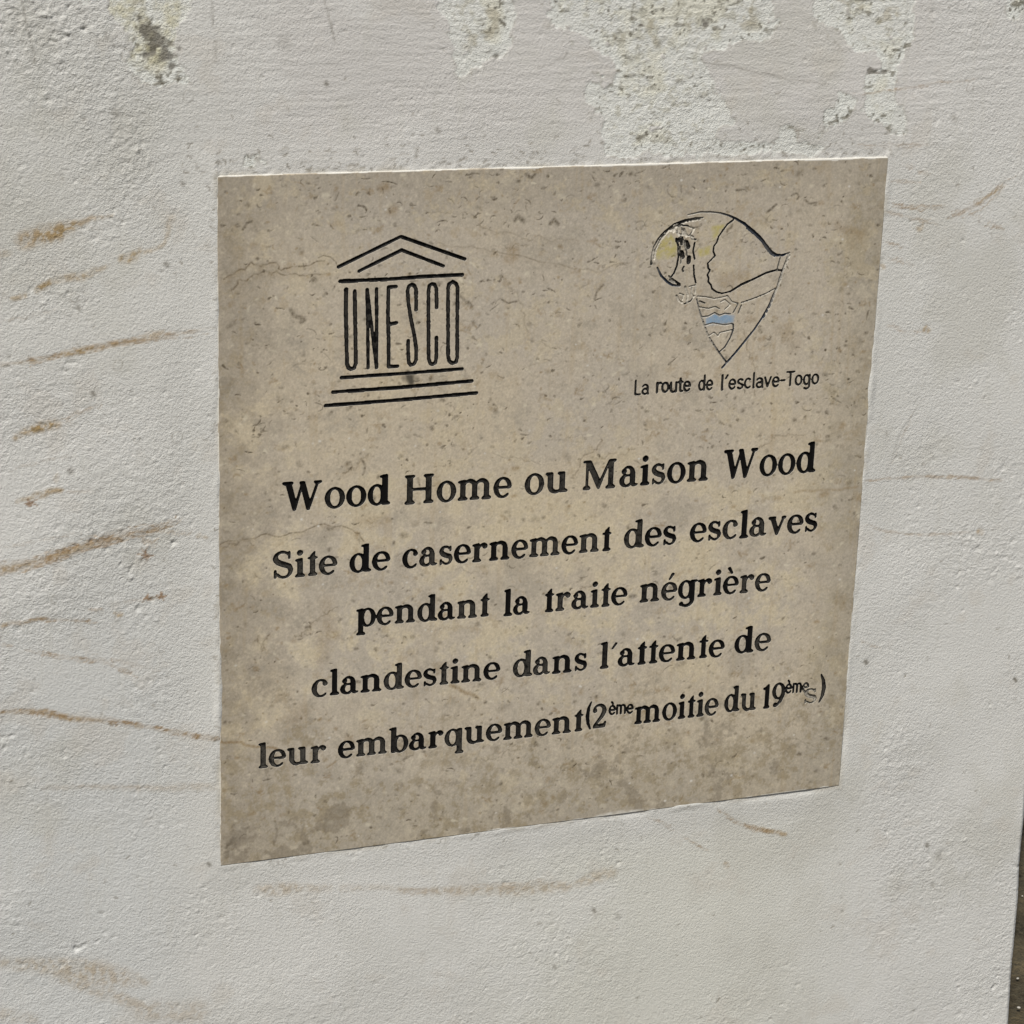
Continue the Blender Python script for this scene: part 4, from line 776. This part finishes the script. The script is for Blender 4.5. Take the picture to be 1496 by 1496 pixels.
    def slab(u, v, loops, counts, al):
        per = np.concatenate([gid[0, :], gid[1:, -1], gid[-1, -2::-1], gid[-2:0:-1, 0]]); loc_ = np.searchsorted(u, per); n = len(per)
        back = v[loc_].copy(); back[:, 1] = .022; b0 = len(v); nxt = (np.arange(n) + 1) % n
        side = np.stack([loc_, b0 + np.arange(n), b0 + nxt, loc_[nxt]], 1)
        v = np.vstack([v, back]); al = np.vstack([al, np.tile(lin((196, 193, 186)) / K, (n, 1))])
        return v, np.r_[loops, side.ravel(), b0 + np.arange(n)], np.r_[counts, np.full(n, 4), [n]], al
    base = (0, 0, -PH / 2)
    pl = surface(0, 'stone_plaque', M_STONE, None, base, slab)
    tag(pl, 'square beige limestone plaque engraved with black lettering and two emblems, set in the wall', 'plaque')
    em = surface(9, 'temple_emblem', M_CUT, pl, base); tag(em, 'outer roof line of the engraved black temple emblem')
    surface(10, 'roof_line', M_CUT, em, base); surface(11, 'beam_line', M_CUT, em, base)
    for k in range(12, 18): surface(k, 'column_letter', M_CUT, em, base)
    for k in range(18, 21): surface(k, 'step_line', M_CUT, em, base)
    mpo = surface(21, 'map_emblem', M_CUT, pl, base); tag(mpo, 'thin dark and bare outline of a continent shaped like a head')
    surface(22, 'face_profile', M_CUT, mpo, base); surface(23, 'tower_figure', M_CUT, mpo, base); surface(24, 'wave_line', M_CUT, mpo, base); surface(25, 'shackle_line', M_CUT, mpo, base)
    tag(surface(31, 'paint_patch', M_STONE, mpo, base), 'faded blue paint patch')
    for k in (32, 33, 34):
        if k in out: tag(surface(k, 'paint_patch', M_STONE, mpo, base), 'faded yellow paint patch')
    for k, t in WORD_ID.items():
        o = surface(k, 'caption_word' if t == 'caption' else 'inscription_numeral' if t in ('2', '19') else 'inscription_bracket' if t in '()' else 'inscription_word', M_CUT, pl, base)
        if t in ('2', '19'): surface(7 if t == '2' else 8, 'superscript', M_CUT, o, base)
    tag(surface(5, 'inscription_letter', M_CUT, pl, base), 'thin letter s that has lost its black paint')
build_plaque()

# ---------------------------------------------------------------- a few pale pebbles on the ground beyond the wall's edge
def pebble(x, y, r_, seed):
    g = np.random.default_rng(seed); bm = bmesh.new(); bmesh.ops.create_icosphere(bm, subdivisions=2, radius=1)
    k = g.normal(0, 1, (3, 3))
    for v in bm.verts:
        c = v.co; c *= 1 + .13 * math.sin(3 * c.x * k[0, 0] + k[0, 1]) + .1 * math.sin(3 * c.y * k[1, 0] + k[1, 1]); v.co = Vector((c.x * r_ * 1.25, c.y * r_, c.z * r_ * .7))
    me = bpy.data.meshes.new('pebble'); bm.to_mesh(me); bm.free(); me.materials.append(M_PEB)
    for p in me.polygons: p.use_smooth = True
    o = bpy.data.objects.new('pebble', me); COL.objects.link(o); o.location = (x, y, GZ + .006 + r_ * .4); o.rotation_euler = (0, 0, g.uniform(0, 6))
    tag(o, 'small pale pebble lying on the dark dirt beside the wall', 'pebble', 'pale pebbles on the dirt beside the wall')
for k, (u, v, r_) in enumerate(((1487.5, 1479, .0022), (1486, 1436, .0016), (1493, 1315, .0013))):
    d = RGT * ((u - 748) / 3503.8) - UPV * ((v - 748) / 3503.8) + FWD; t = (GZ - 0.61886) / d.z
    pebble(-0.75563 + t * d.x, -1.85178 + t * d.y, r_, k)
